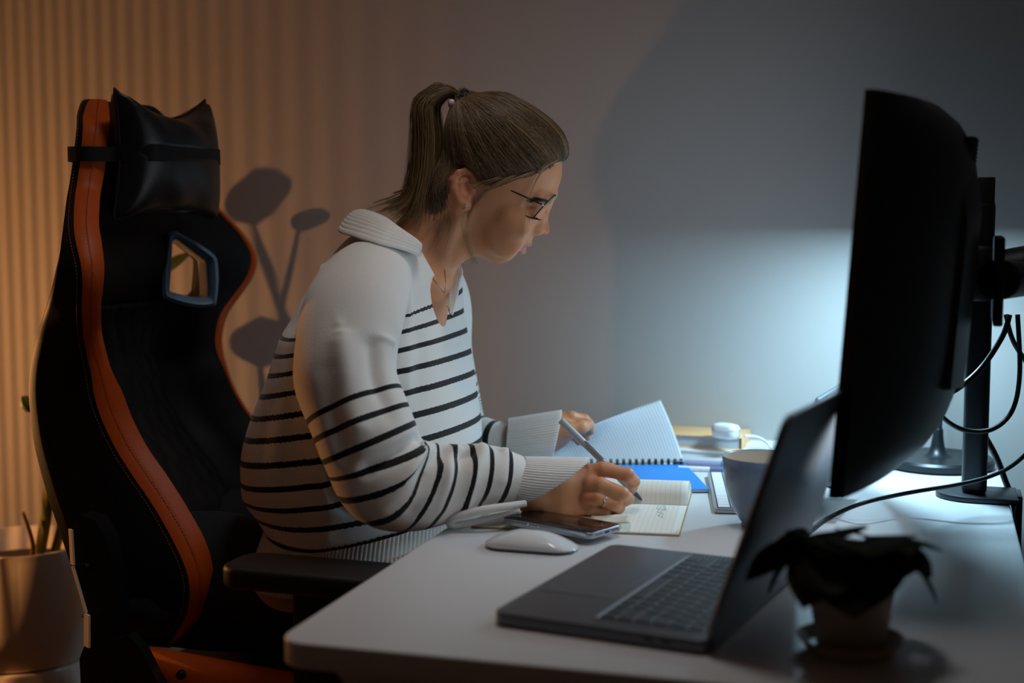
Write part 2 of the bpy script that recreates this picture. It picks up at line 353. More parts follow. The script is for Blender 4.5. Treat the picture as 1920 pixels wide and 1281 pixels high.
mk('port', xf(join(rbox((0.19, -0.0001, 0.0085), (0.009, 0.001, 0.003), 0.0003, 1), rbox((0.172, -0.0001, 0.0085), (0.009, 0.001, 0.003), 0.0003, 1)), LFR), M_well, lt, smooth=False)
tilt = math.radians(18.5); hz = LFR[0] + lx * (LD - 0.004) + UP * 0.0155
LID = (hz, np.stack([ly, UP * math.cos(tilt) + lx * math.sin(tilt), lx * math.cos(tilt) - UP * math.sin(tilt)]))
pl = [(x + LW / 2, y + LD / 2) for x, y in rrect(LW, LD, 0.013, 8)]
mk('lid', xf(prism(pl, -0.002, 0.0045, 0.0018, 3), LID), mat('lid_aluminium', '#6a7685', 0.42, metal=0.25, bump=(900, 0.03)), lt, auto=40)
mk('screen', xf(prism([(x + LW / 2, y + LD / 2) for x, y in rrect(LW - 0.006, LD - 0.006, 0.011, 6)], -0.0026, -0.002, 0, 1), LID), mat('dark_screen', '#0a0b0d', 0.12), lt, smooth=False)
mk('hinge', xf(rbox((LW / 2, 0.001, 0), (LW * 0.74, 0.009, 0.006), 0.0025, 3), LID), mat('hinge_black', '#141518', 0.5), lt, auto=40)

# second device: tablet standing behind the laptop lid
tb = thing('tablet', 'grey tablet standing upright behind the laptop lid, beside the monitor edge', 'tablet', (0.41, 2.03, DESK))
tt = math.radians(14); tx = A * 0.99 + B * 0.12; tx /= np.linalg.norm(tx); tn = np.cross(tx, UP); tup = UP * math.cos(tt) + tn * math.sin(tt)
q0 = np.array([0.372, 1.93, DESK + 0.006]); TFR = (q0, np.stack([tx, tup, np.cross(tx, tup)]))
mk('body', xf(prism([(x + 0.125, y + 0.086) for x, y in rrect(0.25, 0.172, 0.014, 8)], 0, 0.0065, 0.001, 2), TFR), mat('tablet_shell', '#51606d', 0.42, metal=0.6), tb, auto=40)
mk('glass', xf(prism([(x + 0.125, y + 0.086) for x, y in rrect(0.24, 0.162, 0.011, 6)], -0.0005, 0.0001, 0, 1), TFR), MATS['dark_screen'], tb, smooth=False)
mk('kickstand', xf(join(rbox((0.125, 0.05, 0.03), (0.16, 0.003, 0.06), 0.001, 1)), TFR), MATS['tablet_shell'], tb, smooth=False)
# ================================================================== things on the desk
M_white = mat('white_plastic', '#e4e6e8', 0.3)
# --- mug
cc = PZ(1427, 987, DESK)
mg = thing('mug', 'large bluish grey mug between the keyboard and the laptop lid', 'mug', tuple(cc))
prof = [(0.0, 0.0), (0.026, 0.0), (0.0275, 0.002), (0.0265, 0.006), (0.031, 0.012), (0.039, 0.026), (0.0455, 0.042), (0.050, 0.060), (0.0528, 0.080), (0.0538, 0.0955), (0.0528, 0.0968), (0.0515, 0.0955)]
inn = [(0.0505, 0.080), (0.0478, 0.060), (0.0434, 0.042), (0.037, 0.027), (0.028, 0.014), (0.0, 0.0095)]
M_mug = mat('mug_glaze', '#6b7e97', 0.25, coat=0.4, var=(60, 0.04))
mk('cup_body', lathe(prof, 56, cc, True, False), M_mug, mg)
mk('inner_glaze', lathe([(0.0515, 0.0955)] + inn, 56, cc, False, True), mat('mug_inner', '#c9c0b2', 0.3, coat=0.3), mg)
hd = B * 0.8 + A * 0.6
mk('handle', tube([cc + hd * 0.050 + UP * 0.075, cc + hd * 0.072 + UP * 0.078, cc + hd * 0.083 + UP * 0.058, cc + hd * 0.07 + UP * 0.034, cc + hd * 0.042 + UP * 0.032], [0.006, 0.0055, 0.005, 0.0055, 0.006], 10, 6), M_mug, mg)
# --- keyboard
k0 = PZ(1340, 964, DESK); k1 = PZ(1326, 893, DESK); ky = (k1 - k0) / np.linalg.norm(k1 - k0); kx = np.array([ky[1], -ky[0], 0]); KL = 0.281; KW = 0.115
KFR = (k0, np.stack([kx, ky, UP]))
kb = thing('keyboard', 'compact white keyboard with low keys behind the mug', 'keyboard', tuple(k0 + kx * KW / 2 + ky * KL / 2))
mk('case', xf(prism([(x + KW / 2, y + KL / 2) for x, y in rrect(KW, KL, 0.008, 5)], 0.001, 0.0075, 0.001, 2), KFR), mat('keyboard_aluminium', '#b9bec4', 0.35, metal=0.4), kb, auto=40)
mk('key_bed', xf(rbox((KW / 2, KL / 2, 0.0076), (KW - 0.008, KL - 0.008, 0.0006), 0.0002, 1), KFR), mat('key_gap', '#4a5058', 0.6), kb, smooth=False)
M_wk = mat('white_key', '#e9ecef', 0.35)
keyrows(KFR, rows, 0.0135, 0.0055, 0.0194, 0.0172, 0.0185, 0.0162, M_wk, kb, 0.0079, KL - 0.011)
# --- mouse
m0 = PZ(899, 1032, DESK); m1 = PZ(1073, 1045, DESK); mx = m1 - m0; ml = np.linalg.norm(mx); mx /= ml; my = np.array([-mx[1], mx[0], 0])
ms = thing('computer_mouse', 'low white mouse on the desk corner in front of the phone', 'mouse', tuple((m0 + m1) / 2 + my * 0.026))
MFR = ((m0 + m1) / 2 + my * 0.027, np.stack([mx, my, UP]))
def mouse_shell(z0, fz, inset):
    rings = []
    for t in np.linspace(0, 1, 9):
        ring = []
        for x, y in rrect(ml - 2 * inset, 0.057 - 2 * inset, 0.0265 - inset, 9):
            k = 1 - (1 - math.cos(t * math.pi / 2)); ring.append((x * k, y * k, fz(x * k, t)))
        rings.append(ring)
    return loft(rings)
hump = lambda x: 0.0215 * (1 - (abs(x + 0.006) / (ml * 0.60)) ** 2.1) - 0.002
mk('top_shell', xf(mouse_shell(0, lambda x, t: 0.0045 + max(0.001, hump(x)) * math.sin(t * math.pi / 2) ** 0.75, 0.0), MFR), mat('mouse_white', '#e6e8ea', 0.16, coat=0.6), ms)
mk('bottom_plate', xf(prism(rrect(ml - 0.006, 0.050, 0.023, 9), 0.0006, 0.005, 0.001, 2), MFR), mat('mouse_base', '#7d8288', 0.4, metal=0.4), ms, auto=40)
# --- ruled notebook, open, spine across the picture
nNR = PZ(1273, 1006); nNL = PZ(886, 990); nFR = PZ(1292, 941, DESK)
nx = (nNR - nNL) / np.linalg.norm(nNR - nNL); ny = np.array([-nx[1], nx[0], 0]); NW = 0.275; NH = 0.212
def rulemat(name, base, line, pitch, axis, w=0.06, both=False, strength=0.6, trans=0.0):
    m = bpy.data.materials.new(name); m.use_nodes = True; nt = m.node_tree; b = nt.nodes['Principled BSDF']; b.inputs['Roughness'].default_value = 0.7
    at = nt.nodes.new('ShaderNodeAttribute'); at.attribute_name = 'sheet'; sp = nt.nodes.new('ShaderNodeSeparateXYZ'); nt.links.new(at.outputs['Vector'], sp.inputs[0])
    def stripe(out):
        d = nt.nodes.new('ShaderNodeMath'); d.operation = 'DIVIDE'; d.inputs[1].default_value = pitch; nt.links.new(out, d.inputs[0])
        f = nt.nodes.new('ShaderNodeMath'); f.operation = 'FRACT'; nt.links.new(d.outputs[0], f.inputs[0])
        l = nt.nodes.new('ShaderNodeMath'); l.operation = 'LESS_THAN'; l.inputs[1].default_value = w; nt.links.new(f.outputs[0], l.inputs[0]); return l.outputs[0]
    o = stripe(sp.outputs[axis])
    if both:
        mm = nt.nodes.new('ShaderNodeMath'); mm.operation = 'MAXIMUM'; nt.links.new(o, mm.inputs[0]); nt.links.new(stripe(sp.outputs[1 - axis]), mm.inputs[1]); o = mm.outputs[0]
    ms_ = nt.nodes.new('ShaderNodeMath'); ms_.operation = 'MULTIPLY'; ms_.inputs[1].default_value = strength; nt.links.new(o, ms_.inputs[0])
    mx_ = nt.nodes.new('ShaderNodeMix'); mx_.data_type = 'RGBA'; mx_.inputs[6].default_value = srgb(base); mx_.inputs[7].default_value = srgb(line)
    nt.links.new(ms_.outputs[0], mx_.inputs[0]); nt.links.new(mx_.outputs[2], b.inputs['Base Color'])
    if trans:
        tr = nt.nodes.new('ShaderNodeBsdfTranslucent'); nt.links.new(mx_.outputs[2], tr.inputs[0]); mixs = nt.nodes.new('ShaderNodeMixShader'); mixs.inputs[0].default_value = trans
        out = nt.nodes['Material Output']; nt.links.new(b.outputs[0], mixs.inputs[1]); nt.links.new(tr.outputs[0], mixs.inputs[2]); nt.links.new(mixs.outputs[0], out.inputs[0])
    return m
def sheetattr(o, uv):
    a = o.data.attributes.new('sheet', 'FLOAT_VECTOR', 'POINT'); d = np.zeros((len(o.data.vertices), 3)); k = len(uv); d[:k, :2] = uv; d[k:2 * k, :2] = uv; a.data.foreach_set('vector', d.ravel())
M_kraft = mat('kraft_card', '#b08a58', 0.7, var=(120, 0.06))
M_ruled = rulemat('ruled_paper', '#e8e6dc', '#9aa2aa', 0.007, 0, 0.10, strength=0.28)
nb = thing('ruled_notebook', 'open ruled notebook with tan cover lying under the writing hand', 'notebook', tuple(nNR * 0.5 + nNL * 0.5 + ny * 0.1))
NFR = (nNL, np.stack([nx, ny, UP])); NW = np.linalg.norm(nNR - nNL)
gut = 0.185
mk('cover', xf(prism([(-0.002, -0.002), (NW + 0.0012, -0.002), (NW + 0.0012, gut + 0.113), (-0.002, gut + 0.113)], 0.0004, 0.0016, 0.0003, 1), NFR), M_kraft, nb, auto=40)
def pagesurf(prof, n=26, x0=0.0, x1=None):
    return np.array([[NFR[0] + np.array([x, y, z]) @ NFR[1] for y, z in prof] for x in np.linspace(x0, NW if x1 is None else x1, n)])
near = [(y, 0.0024 + 0.0022 * math.sin(math.pi * min(1, y / gut)) ** 0.6 * (0.6 + 0.4 * y / gut)) for y in np.linspace(0, gut, 30)]
far = [(gut + y, z) for y, z in catmull([(0.0, 0.0025), (0.004, 0.010), (0.012, 0.021), (0.026, 0.029), (0.045, 0.030), (0.075, 0.022), (0.105, 0.010), (0.112, 0.003)], 5)]
blk = [(0, 0.0016)] + near + [(gut, 0.0016)]
rg = [[NFR[0] + np.array([x, y, z - 0.0004]) @ NFR[1] for y, z in blk] for x in (0.0005, NW - 0.0005)]
mk('page_block', loft(rg), mat('page_edges', '#d9d3c3', 0.8), nb, auto=30)
G = pagesurf(near); o = mk('near_page', sheet(G, 0.0003), M_ruled, nb); L = [(x, y) for x in np.linspace(0, NW, 26) for y, z in near]; sheetattr(o, np.array(L))
blk = far + [(gut + 0.112, 0.0016), (gut, 0.0016)]
rg = [[NFR[0] + np.array([x, y, z - 0.0004]) @ NFR[1] for y, z in blk] for x in (0.0005, NW - 0.0005)]
mk('far_page_block', loft(rg), MATS['page_edges'], nb, auto=30)
G = pagesurf(far); o = mk('far_page', sheet(G, 0.0003), M_ruled, nb); sheetattr(o, np.array([(x, y) for x in np.linspace(0, NW, 26) for y, z in far]))
# turned-up corner of a loose leaf in front of the hand
G = [[PZ(1105 + 75 * t + 4 * q, 984 - 3 * t - 17 * q, DESK + 0.006 + 0.009 * t * t + 0.002 * q) for q in np.linspace(0, 1, 5)] for t in np.linspace(0, 1, 9)]
mk('curled_leaf', sheet(np.array(G), 0.0003), mat('leaf_paper', '#dcd8cc', 0.8), nb)
# handwriting
ink = []
for k, (x, y, dx, dy) in enumerate(((1233, 947, 3, 22), (1240, 947, 2, 26), (1246, 948, 1, 10))):
    pts = [PZ(x + dx * t + 2.6 * math.sin(t * 19 + k), y + dy * t + 1.2 * math.cos(t * 23), DESK + 0.0066) for t in np.linspace(0, 1, 22)]
    ink.append(tube(pts, 0.00020, 4, 1))
mk('handwriting', join(*ink), mat('ink', '#4a4d55', 0.6), nb)
# --- phone
p1 = PZ(1170, 984, 0.757); p2 = PZ(1107, 1001, 0.757); p3 = PZ(940, 971, 0.757)
pxv = (p2 - p3) / np.linalg.norm(p2 - p3); pyv = p1 - p2; pyv -= pxv * np.dot(pyv, pxv); pyv /= np.linalg.norm(pyv); PL, PW = 0.150, 0.073
PFR = (p2 - pxv * PL + UP * (0.7487 - 0.757), np.stack([pxv, pyv, UP]))
ph = thing('phone', 'silver edged phone with dark glass lying on the notebook before the mouse', 'phone', tuple(PFR[0] + pxv * PL / 2 + pyv * PW / 2))
pl = [(x + PL / 2, y + PW / 2) for x, y in rrect(PL, PW, 0.011, 7)]
mk('frame', xf(prism(pl, 0, 0.0082, 0.0012, 3), PFR), mat('phone_steel', '#aab1b8', 0.25, metal=0.85), ph, auto=40)
mk('display', xf(prism([(x + PL / 2, y + PW / 2) for x, y in rrect(PL - 0.003, PW - 0.003, 0.010, 7)], 0.0079, 0.0086, 0.0003, 2), PFR), mat('phone_glass', '#140b0a', 0.10), ph, auto=40)
mk('button', xf(join(rbox((0.045, -0.0002, 0.0043), (0.009, 0.0014, 0.0026), 0.0005, 1), rbox((0.062, -0.0002, 0.0043), (0.009, 0.0014, 0.0026), 0.0005, 1)), PFR), MATS['phone_steel'], ph, auto=40)
mk('port', xf(join(rbox((PL + 0.0001, PW / 2, 0.0042), (0.0006, 0.009, 0.0028), 0.0002, 1), *[rbox((PL + 0.0001, PW / 2 + s * (0.012 + 0.004 * i), 0.0042), (0.0006, 0.0016, 0.0016), 0) for s in (-1, 1) for i in range(4)]), PFR), mat('port_black', '#111111', 0.6), ph, smooth=False)
# --- blue spiral notebook and its lifted squared page
cR = PZ(1284, 871, DESK + 0.006); cL = PZ(1030, 872, DESK + 0.006); sx = (cR - cL); sl = np.linalg.norm(sx); sx /= sl; sy = np.array([-sx[1], sx[0], 0])
bR = PZ(1330, 925, DESK)
sb = thing('spiral_notebook', 'blue covered spiral notebook with a squared page lifted by her left hand', 'notebook', tuple((cR + cL) / 2 * [1, 1, 0] + UP * DESK))
cRz = cR * [1, 1, 0]; cLz = cL * [1, 1, 0]; dfr = (bR - cR) * [1, 1, 0]
poly = [tuple((cRz + sx * 0.002)[:2]), tuple((cLz)[:2]), tuple((cLz + dfr)[:2]), tuple((cRz + dfr)[:2])]
mk('page_stack', prism([tuple(np.array(q) * 1.0) for q in [poly[0], poly[1], poly[2], tuple(np.array(poly[3]) - dfr[:2] * 0.01)]], DESK + 0.0012, DESK + 0.0050, 0, 1), MATS['page_edges'], sb, smooth=False)
M_blue = mat('blue_cover', '#1f8ce8', 0.45)
mk('cover', prism(poly, DESK + 0.0050, DESK + 0.0062, 0.0002, 1), M_blue, sb, smooth=False)
mk('back_cover', prism(poly, DESK + 0.0002, DESK + 0.0012, 0.0002, 1), mat('blue_back', '#0f4f86', 0.5), sb, smooth=False)
M_wire = mat('black_wire', '#141518', 0.35, metal=0.5)
nc = 21; cent = [cL + sx * (0.006 + (sl - 0.012) * i / (nc - 1)) + UP * 0.004 for i in range(nc)]
proto = None
for c in cent:
    if proto is None:
        a = np.linspace(0, 2 * math.pi, 15)
        loop = join(*[tube([c + sx * off + sy * 0.0055 * math.cos(t) + UP * (0.0058 * math.sin(t)) for t in a], 0.0007, 5, 1, caps=False) for off in (-0.0013, 0.0013)])
        proto = mk('coil_ring', loop, M_wire, sb); c0 = c
    else: copy_obj(proto, sb, c - c0)
# the lifted page: hinge along the coil, top edge held lower at the left
bot = [P(1036, 868, 2.37), P(1090, 869, 2.365), P(1150, 869, 2.355), P(1220, 868, 2.345), P(1282, 866, 2.335)]
mid = [P(1028, 848, 2.37), P(1068, 838, 2.385), P(1130, 826, 2.39), P(1200, 815, 2.39), P(1262, 806, 2.385)]
topp = [P(1036, 834, 2.30), P(1072, 818, 2.335), P(1112, 797, 2.375), P(1178, 771, 2.41), P(1238, 750, 2.43)]
Gb = catmull(bot, 8); Gm = catmull(mid, 8); Gt = catmull(topp, 8)
G = np.array([[(1 - t) ** 2 * b + 2 * t * (1 - t) * (2 * m - 0.5 * b - 0.5 * q) + t * t * q for t in np.linspace(0, 1, 24)] for b, m, q in zip(Gb, Gm, Gt)])
o = mk('lifted_page', sheet(G, 0.0002), rulemat('squared_paper', '#eef1f2', '#8fb2cf', 0.0052, 0, 0.16, True, 0.75, 0.35), sb)
seg = np.concatenate([[0], np.cumsum(np.linalg.norm(np.diff(Gm, axis=0), axis=1))])
sheetattr(o, np.array([(seg[i], t * 0.155) for i in range(len(Gb)) for t in np.linspace(0, 1, 24)]))
# --- stack at the wall
bfr = frame(PZ(1250, 851, DESK), B * 0.992 - A * 0.02, A)
def book(name, label, x0, x1, y0, y1, z0, th, mc_, mp, cat='book', cov=0.0022):
    o = thing(name, label, cat, tuple(bfr[0] + np.array([(x0 + x1) / 2, (y0 + y1) / 2, z0]) @ bfr[1]))
    c = ((x0 + x1) / 2, (y0 + y1) / 2)
    mk('front_cover', xf(rbox((c[0], c[1], z0 + th - cov / 2), (x1 - x0, y1 - y0, cov), 0.0008, 2), bfr), mc_, o, auto=40)
    mk('back_cover', xf(rbox((c[0], c[1], z0 + cov / 2), (x1 - x0, y1 - y0, cov), 0.0008, 2), bfr), mc_, o, auto=40)
    mk('page_block', xf(rbox((c[0] - 0.002, c[1] + 0.001, z0 + th / 2), (x1 - x0 - 0.007, y1 - y0 - 0.006, th - 2 * cov), 0.0004, 1), bfr), mp, o, smooth=False)
    mk('spine', xf(rbox((x1 - 0.0012, c[1], z0 + th / 2), (0.0024, y1 - y0, th), 0.001, 2), bfr), mc_, o, auto=40)
    return o
M_gp = mat('grey_pages', '#aeb4ba', 0.8, var=(200, 0.08))
book('lower_book', 'thin white book under the tan book by the wall', -0.075, 0.135, -0.008, 0.10, 0.0, 0.010, mat('white_cover', '#e6e8ea', 0.5), mat('white_pages', '#dfe2e4', 0.8))
book('tan_book', 'thick tan book with grey page edges under the white earbud case', -0.075, 0.131, 0.012, 0.112, 0.0100, 0.0235, mat('tan_cover', '#eebd88', 0.55, var=(90, 0.04)), M_gp)
mk_c = P(1361, 812, 2.43); zc = DESK + 0.0335
ec = thing('earbud_case', 'small rounded white earbud case on the tan book', 'case', (mk_c[0], mk_c[1], zc))
efr = frame((mk_c[0], mk_c[1], zc), B * 0.9 - A * 0.45, A)
def case(z0, z1, cap):
    rings = []
    for t in np.linspace(-1, 1, 15):
        zz = 0.0135 + 0.0135 * t; k = (1 - abs(t) ** 2.6) ** (1 / 2.6) if abs(t) < 1 else 0.0
        if zz < z0 - 1e-6 or zz > z1 + 1e-6: continue
        rings.append([(x, y, zz) for x, y in rrect(0.030 * k + 0.026, 0.016 * k + 0.012, max(0.002, 0.010 * k + 0.0055), 8)])
    return loft(rings)
mk('case_body', xf(case(0, 0.0174, 0), efr), M_white, ec); mk('case_lid', xf(case(0.0154, 0.03, 1), efr), mat('case_white', '#f0f1f1', 0.25), ec)
# pens lying before the books
def pen_on_desk(name, label, a, b, r, m, tipm):
    o = thing(name, label, 'pen', tuple((a + b) / 2 - UP * r)); d = (b - a) / np.linalg.norm(b - a)
    mk('barrel', tube([a, b], r, 14, 1), m, o, auto=40); mk('cap', tube([b - d * 0.035, b + d * 0.002], r * 1.12, 14, 1), tipm, o, auto=40); return o
pen_on_desk('marker_pen', 'lavender grey marker lying in front of the white book', PZ(1262, 868, DESK + 0.006), PZ(1392, 873, DESK + 0.006), 0.0058, mat('lavender_plastic', '#8d90b0', 0.4), mat('lavender_cap', '#6d7092', 0.4))
pen_on_desk('white_stylus', 'slim white stylus in front of the lavender marker', PZ(1272, 878, DESK + 0.004), PZ(1372, 882, DESK + 0.004), 0.0042, MATS['white_plastic'], MATS['lavender_cap'])
# small white notepad with a coil and a white cable at its edge
np0 = PZ(1392, 846, DESK); nfr = frame(np0, B, A)
npd = thing('notepad', 'small white coil notepad beside the tan book', 'notepad', tuple(np0 + B * 0.035 + A * 0.03))
mk('pages', xf(rbox((0.036, 0.024, 0.007), (0.07, 0.07, 0.013), 0.001, 2), nfr), mat('notepad_white', '#e3e8ec', 0.7), npd, auto=40)
pr = None
for i in range(9):
    c = nfr[0] + np.array([0.005 + i * 0.0075, 0.057, 0.013]) @ nfr[1]
    if pr is None:
        pr = mk('coil_ring', tube([c + A * 0.0045 * math.cos(t) + UP * 0.0045 * math.sin(t) for t in np.linspace(0, 2 * math.pi, 13)], 0.0007, 5, 1, caps=False), M_wire, npd); c0 = c
    else: copy_obj(pr, npd, c - c0)
cable([P(1396, 818, 2.40), P(1415, 819, 2.40), P(1432, 826, 2.39), P(1446, 840, 2.37), PZ(1458, 862, DESK + 0.003), PZ(1475, 890, DESK + 0.003)], 0.0026, 'white cable arching from the tan book towards the mug', mat('white_cable', '#dfe4e6', 0.45))

# ================================================================== small potted plant, near corner
pc = PZ(1594, 1222, DESK)
M_cer = mat('cream_ceramic', '#b9a898', 0.4, var=(40, 0.05))
sp_ = thing('potted_plant', 'small dark leaved plant in a cream pot on the near end of the desk', 'plant', tuple(pc))
mk('saucer', lathe([(0, 0.0005), (0.038, 0.0005), (0.042, 0.003), (0.052, 0.016), (0.0505, 0.0165), (0.040, 0.006), (0, 0.005)], 44, pc), M_cer, sp_, auto=40)
mk('pot', lathe([(0, 0.006), (0.031, 0.006), (0.033, 0.008), (0.043, 0.070), (0.0435, 0.074), (0.041, 0.074), (0.039, 0.066), (0, 0.064)], 44, pc), M_cer, sp_, auto=40)
mk('soil', lathe([(0, 0.0665), (0.0392, 0.066), (0.0392, 0.060), (0, 0.058)], 28, pc), mat('soil', '#241a12', 0.95, bump=(300, 0.8)), sp_)
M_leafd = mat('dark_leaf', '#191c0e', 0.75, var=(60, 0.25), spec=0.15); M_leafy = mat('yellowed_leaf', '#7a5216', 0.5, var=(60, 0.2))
tips = [(1405, 1085, 1.33, 0.055, 0), (1450, 1035, 1.38, 0.05, 0), (1508, 1135, 1.26, 0.05, 0), (1498, 1120, 1.31, 0.045, 1), (1600, 1150, 1.24, 0.075, 0), (1758, 1125, 1.34, 0.034, 0), (1762, 1040, 1.32, 0.016, 0), (1560, 1015, 1.36, 0.06, 0), (1660, 1035, 1.30, 0.06, 0), (1520, 1030, 1.30, 0.055, 0), (1640, 1022, 1.40, 0.055, 0), (1700, 1055, 1.28, 0.05, 0), (1560, 1120, 1.25, 0.05, 0), (1690, 1080, 1.40, 0.05, 0), (1440, 1105, 1.39, 0.045, 0), (1585, 1048, 1.26, 0.06, 0), (1632, 1046, 1.25, 0.06, 0), (1668, 1098, 1.26, 0.055, 0), (1545, 1050, 1.27, 0.05, 0), (1740, 1085, 1.30, 0.04, 0)]
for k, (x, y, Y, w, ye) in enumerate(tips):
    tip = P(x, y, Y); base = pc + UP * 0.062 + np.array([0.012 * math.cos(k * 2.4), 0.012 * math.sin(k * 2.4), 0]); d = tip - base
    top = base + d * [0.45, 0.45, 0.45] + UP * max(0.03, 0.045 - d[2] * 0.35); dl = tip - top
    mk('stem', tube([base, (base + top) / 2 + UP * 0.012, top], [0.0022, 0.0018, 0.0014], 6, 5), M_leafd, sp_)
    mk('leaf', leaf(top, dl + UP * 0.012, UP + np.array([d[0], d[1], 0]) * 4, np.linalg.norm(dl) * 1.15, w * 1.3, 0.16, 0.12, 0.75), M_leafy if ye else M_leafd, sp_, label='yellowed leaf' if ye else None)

# ================================================================== floor plant behind the chair, on a round stand
PY = 2.62; fp = np.array([P(38, 1015, PY)[0], PY, 0]); zr = P(40, 1014, PY)[2]; zb = P(40, 1222, PY)[2]
M_pot = mat('white_glazed_pot', '#d8cfc2', 0.22, coat=0.5)
sd = thing('plant_stand', 'white drum stand under the big white planter behind the chair', 'stand', tuple(fp))
mk('drum', lathe([(0, 0.013), (0.1242, 0.013), (0.1285, 0.017), (0.1285, zb - 0.012), (0.1253, zb - 0.006), (0, zb - 0.006)], 56, fp), M_pot, sd, auto=40)
mk('foot_ring', lathe([(0, 0.0), (0.1134, 0.0), (0.1134, 0.014), (0, 0.014)], 48, fp), MATS['white_steel'], sd, auto=40)
fpl = thing('floor_plant', 'tall plant in a big white planter lit by warm light behind the chair', 'plant', tuple(fp + UP * (zb - 0.005)))
mk('pot', lathe([(0, zb - 0.005), (0.1166, zb - 0.005), (0.1220, zb), (0.1307, zb + 0.07), (0.1339, zr - 0.004), (0.1318, zr), (0.1274, zr), (0.1253, zr - 0.05), (0, zr - 0.055)], 64, fp), M_pot, fpl, auto=50)
mk('soil', lathe([(0, zr - 0.047), (0.1258, zr - 0.045), (0.1258, zr - 0.052), (0, zr - 0.053)], 32, fp), MATS['soil'], fpl)
M_stalk = mat('green_stalk', '#5c5a24', 0.5, var=(40, 0.2)); M_dry = mat('dry_stalk', '#5a3820', 0.7)
M_big = mat('broad_leaf', '#4a5a24', 0.4, var=(30, 0.2))
so = UP * (zr - 0.05)
mk('dry_stalk', tube([fp * [1, 1, 0] + so + np.array([0.02, -0.03, 0]), P(62, 1025, 2.57), P(43, 960, 2.56)], [0.005, 0.0045, 0.003], 8, 6), M_dry, fpl, label='dry brown stalk')
mk('stalk', tube([fp * [1, 1, 0] + so + np.array([0.035, -0.02, 0]), P(85, 980, 2.59), P(94, 900, 2.57), P(118, 780, 2.56), P(130, 640, 2.60), P(136, 545, 2.625)], [0.011, 0.0105, 0.010, 0.008, 0.005, 0.003], 10, 6), M_stalk, fpl)
mk('stalk', tube([fp * [1, 1, 0] + so + np.array([0.055, 0.0, 0]), P(112, 1000, 2.61), P(126, 930, 2.58), P(158, 800, 2.62), P(171, 705, 2.637)], [0.009, 0.0085, 0.007, 0.005, 0.003], 10, 6), M_stalk, fpl)
mk('stalk', tube([P(158, 800, 2.62), P(190, 670, 2.63), P(235, 580, 2.64), P(290, 520, 2.66)], [0.004, 0.0035, 0.003, 0.0022], 8, 6), M_stalk, fpl)
mk('stalk', tube([P(96, 870, 2.56), P(78, 800, 2.54), P(62, 765, 2.52)], [0.005, 0.004, 0.003], 8, 5), M_stalk, fpl)
mk('leaf', leaf(P(66, 772, 2.52), (-0.4, -0.1, 0.55), (0.3, -1, 0.3), 0.04, 0.028, 0.1, 0.1, 0.8), M_big, fpl)
for (x, y, Y, dx, dz, ln, w) in ((138, 545, 2.625, 0.12, 1, 0.080, 0.066), (172, 708, 2.637, 0.1, 1, 0.072, 0.070), (290, 520, 2.66, 0.8, 0.6, 0.09, 0.04)):
    mk('leaf', leaf(P(x, y, Y), (dx, 0.05, dz), (-0.85, -0.45, 0.1), ln, w, 0.06, 0.1, 0.9), M_big, fpl)

# ================================================================== slatted floor lamp just left of the frame: its slats stripe the warm light
fb = BULB * [1, 1, 0]
sl_ = thing('slatted_floor_lamp', 'wooden floor lamp with vertical slats glowing warm beside the planter', 'lamp', tuple(fb))
M_wood = mat('lamp_wood', '#7a5230', 0.5, var=(30, 0.2))
mk('base', lathe([(0, 0), (0.21, 0), (0.215, 0.006), (0.215, 0.02), (0.21, 0.026), (0, 0.026)], 40, fb), M_wood, sl_, auto=40)
mk('stem', lathe([(0, 0.02), (0.012, 0.02), (0.012, BULB[2] - 0.06), (0, BULB[2] - 0.06)], 14, fb), M_wire, sl_)
mk('bulb', lathe([(0.0, -0.058), (0.013, -0.058), (0.013, -0.035), (0.012, -0.03), (0, -0.03)], 18, BULB), M_white, sl_)
pr = None; NS = 130
for i in range(NS):
    a = 2 * math.pi * i / NS; c = fb + np.array([0.20 * math.cos(a), 0.20 * math.sin(a), 0])
    r = frame(c, (math.cos(a), math.sin(a), 0), (-math.sin(a), math.cos(a), 0))
    mk('slat', xf(rbox((0, 0, 0.68), (0.006, 0.0048, 1.32), 0.001, 1), r), M_wood, sl_, smooth=False)
mk('top_ring', lathe([(0.194, 1.33), (0.206, 1.33), (0.206, 1.35), (0.194, 1.35), (0.194, 1.33)], 40, fb, False, False), M_wood, sl_, auto=40)
# ================================================================== racing style chair
PHI = math.radians(18.0); CF = np.array([math.cos(PHI), -math.sin(PHI), 0]); CL = np.array([math.sin(PHI), math.cos(PHI), 0])
CO = np.array([-0.53, 2.25, 0.0])
def ch(f, l, z): return CO + CF * f + CL * l + UP * z
def on_l(px, py, l):                            # pixel -> (f, z) on the chair's vertical plane at side offset l
    q = PN(px, py, CO + CL * l, CL) - CO; return np.dot(q, CF), q[2]
M_lea = mat('black_leather', '#111215', 0.55, bump=(700, 0.12), spec=0.22)
M_lea2 = mat('black_fabric', '#101114', 0.6, bump=(900, 0.2), spec=0.3)
M_ora = mat('orange_leather', '#c85208', 0.45, bump=(700, 0.12), spec=0.3)
M_stitch = mat('orange_thread', '#a8561c', 0.8)
M_cpl = mat('chair_plastic', '#141416', 0.4, bump=(500, 0.05))
chair = thing('gaming_chair', 'black racing style chair with orange edge bands on which the woman sits', 'chair', tuple(ch(0.24, 0, 0)))
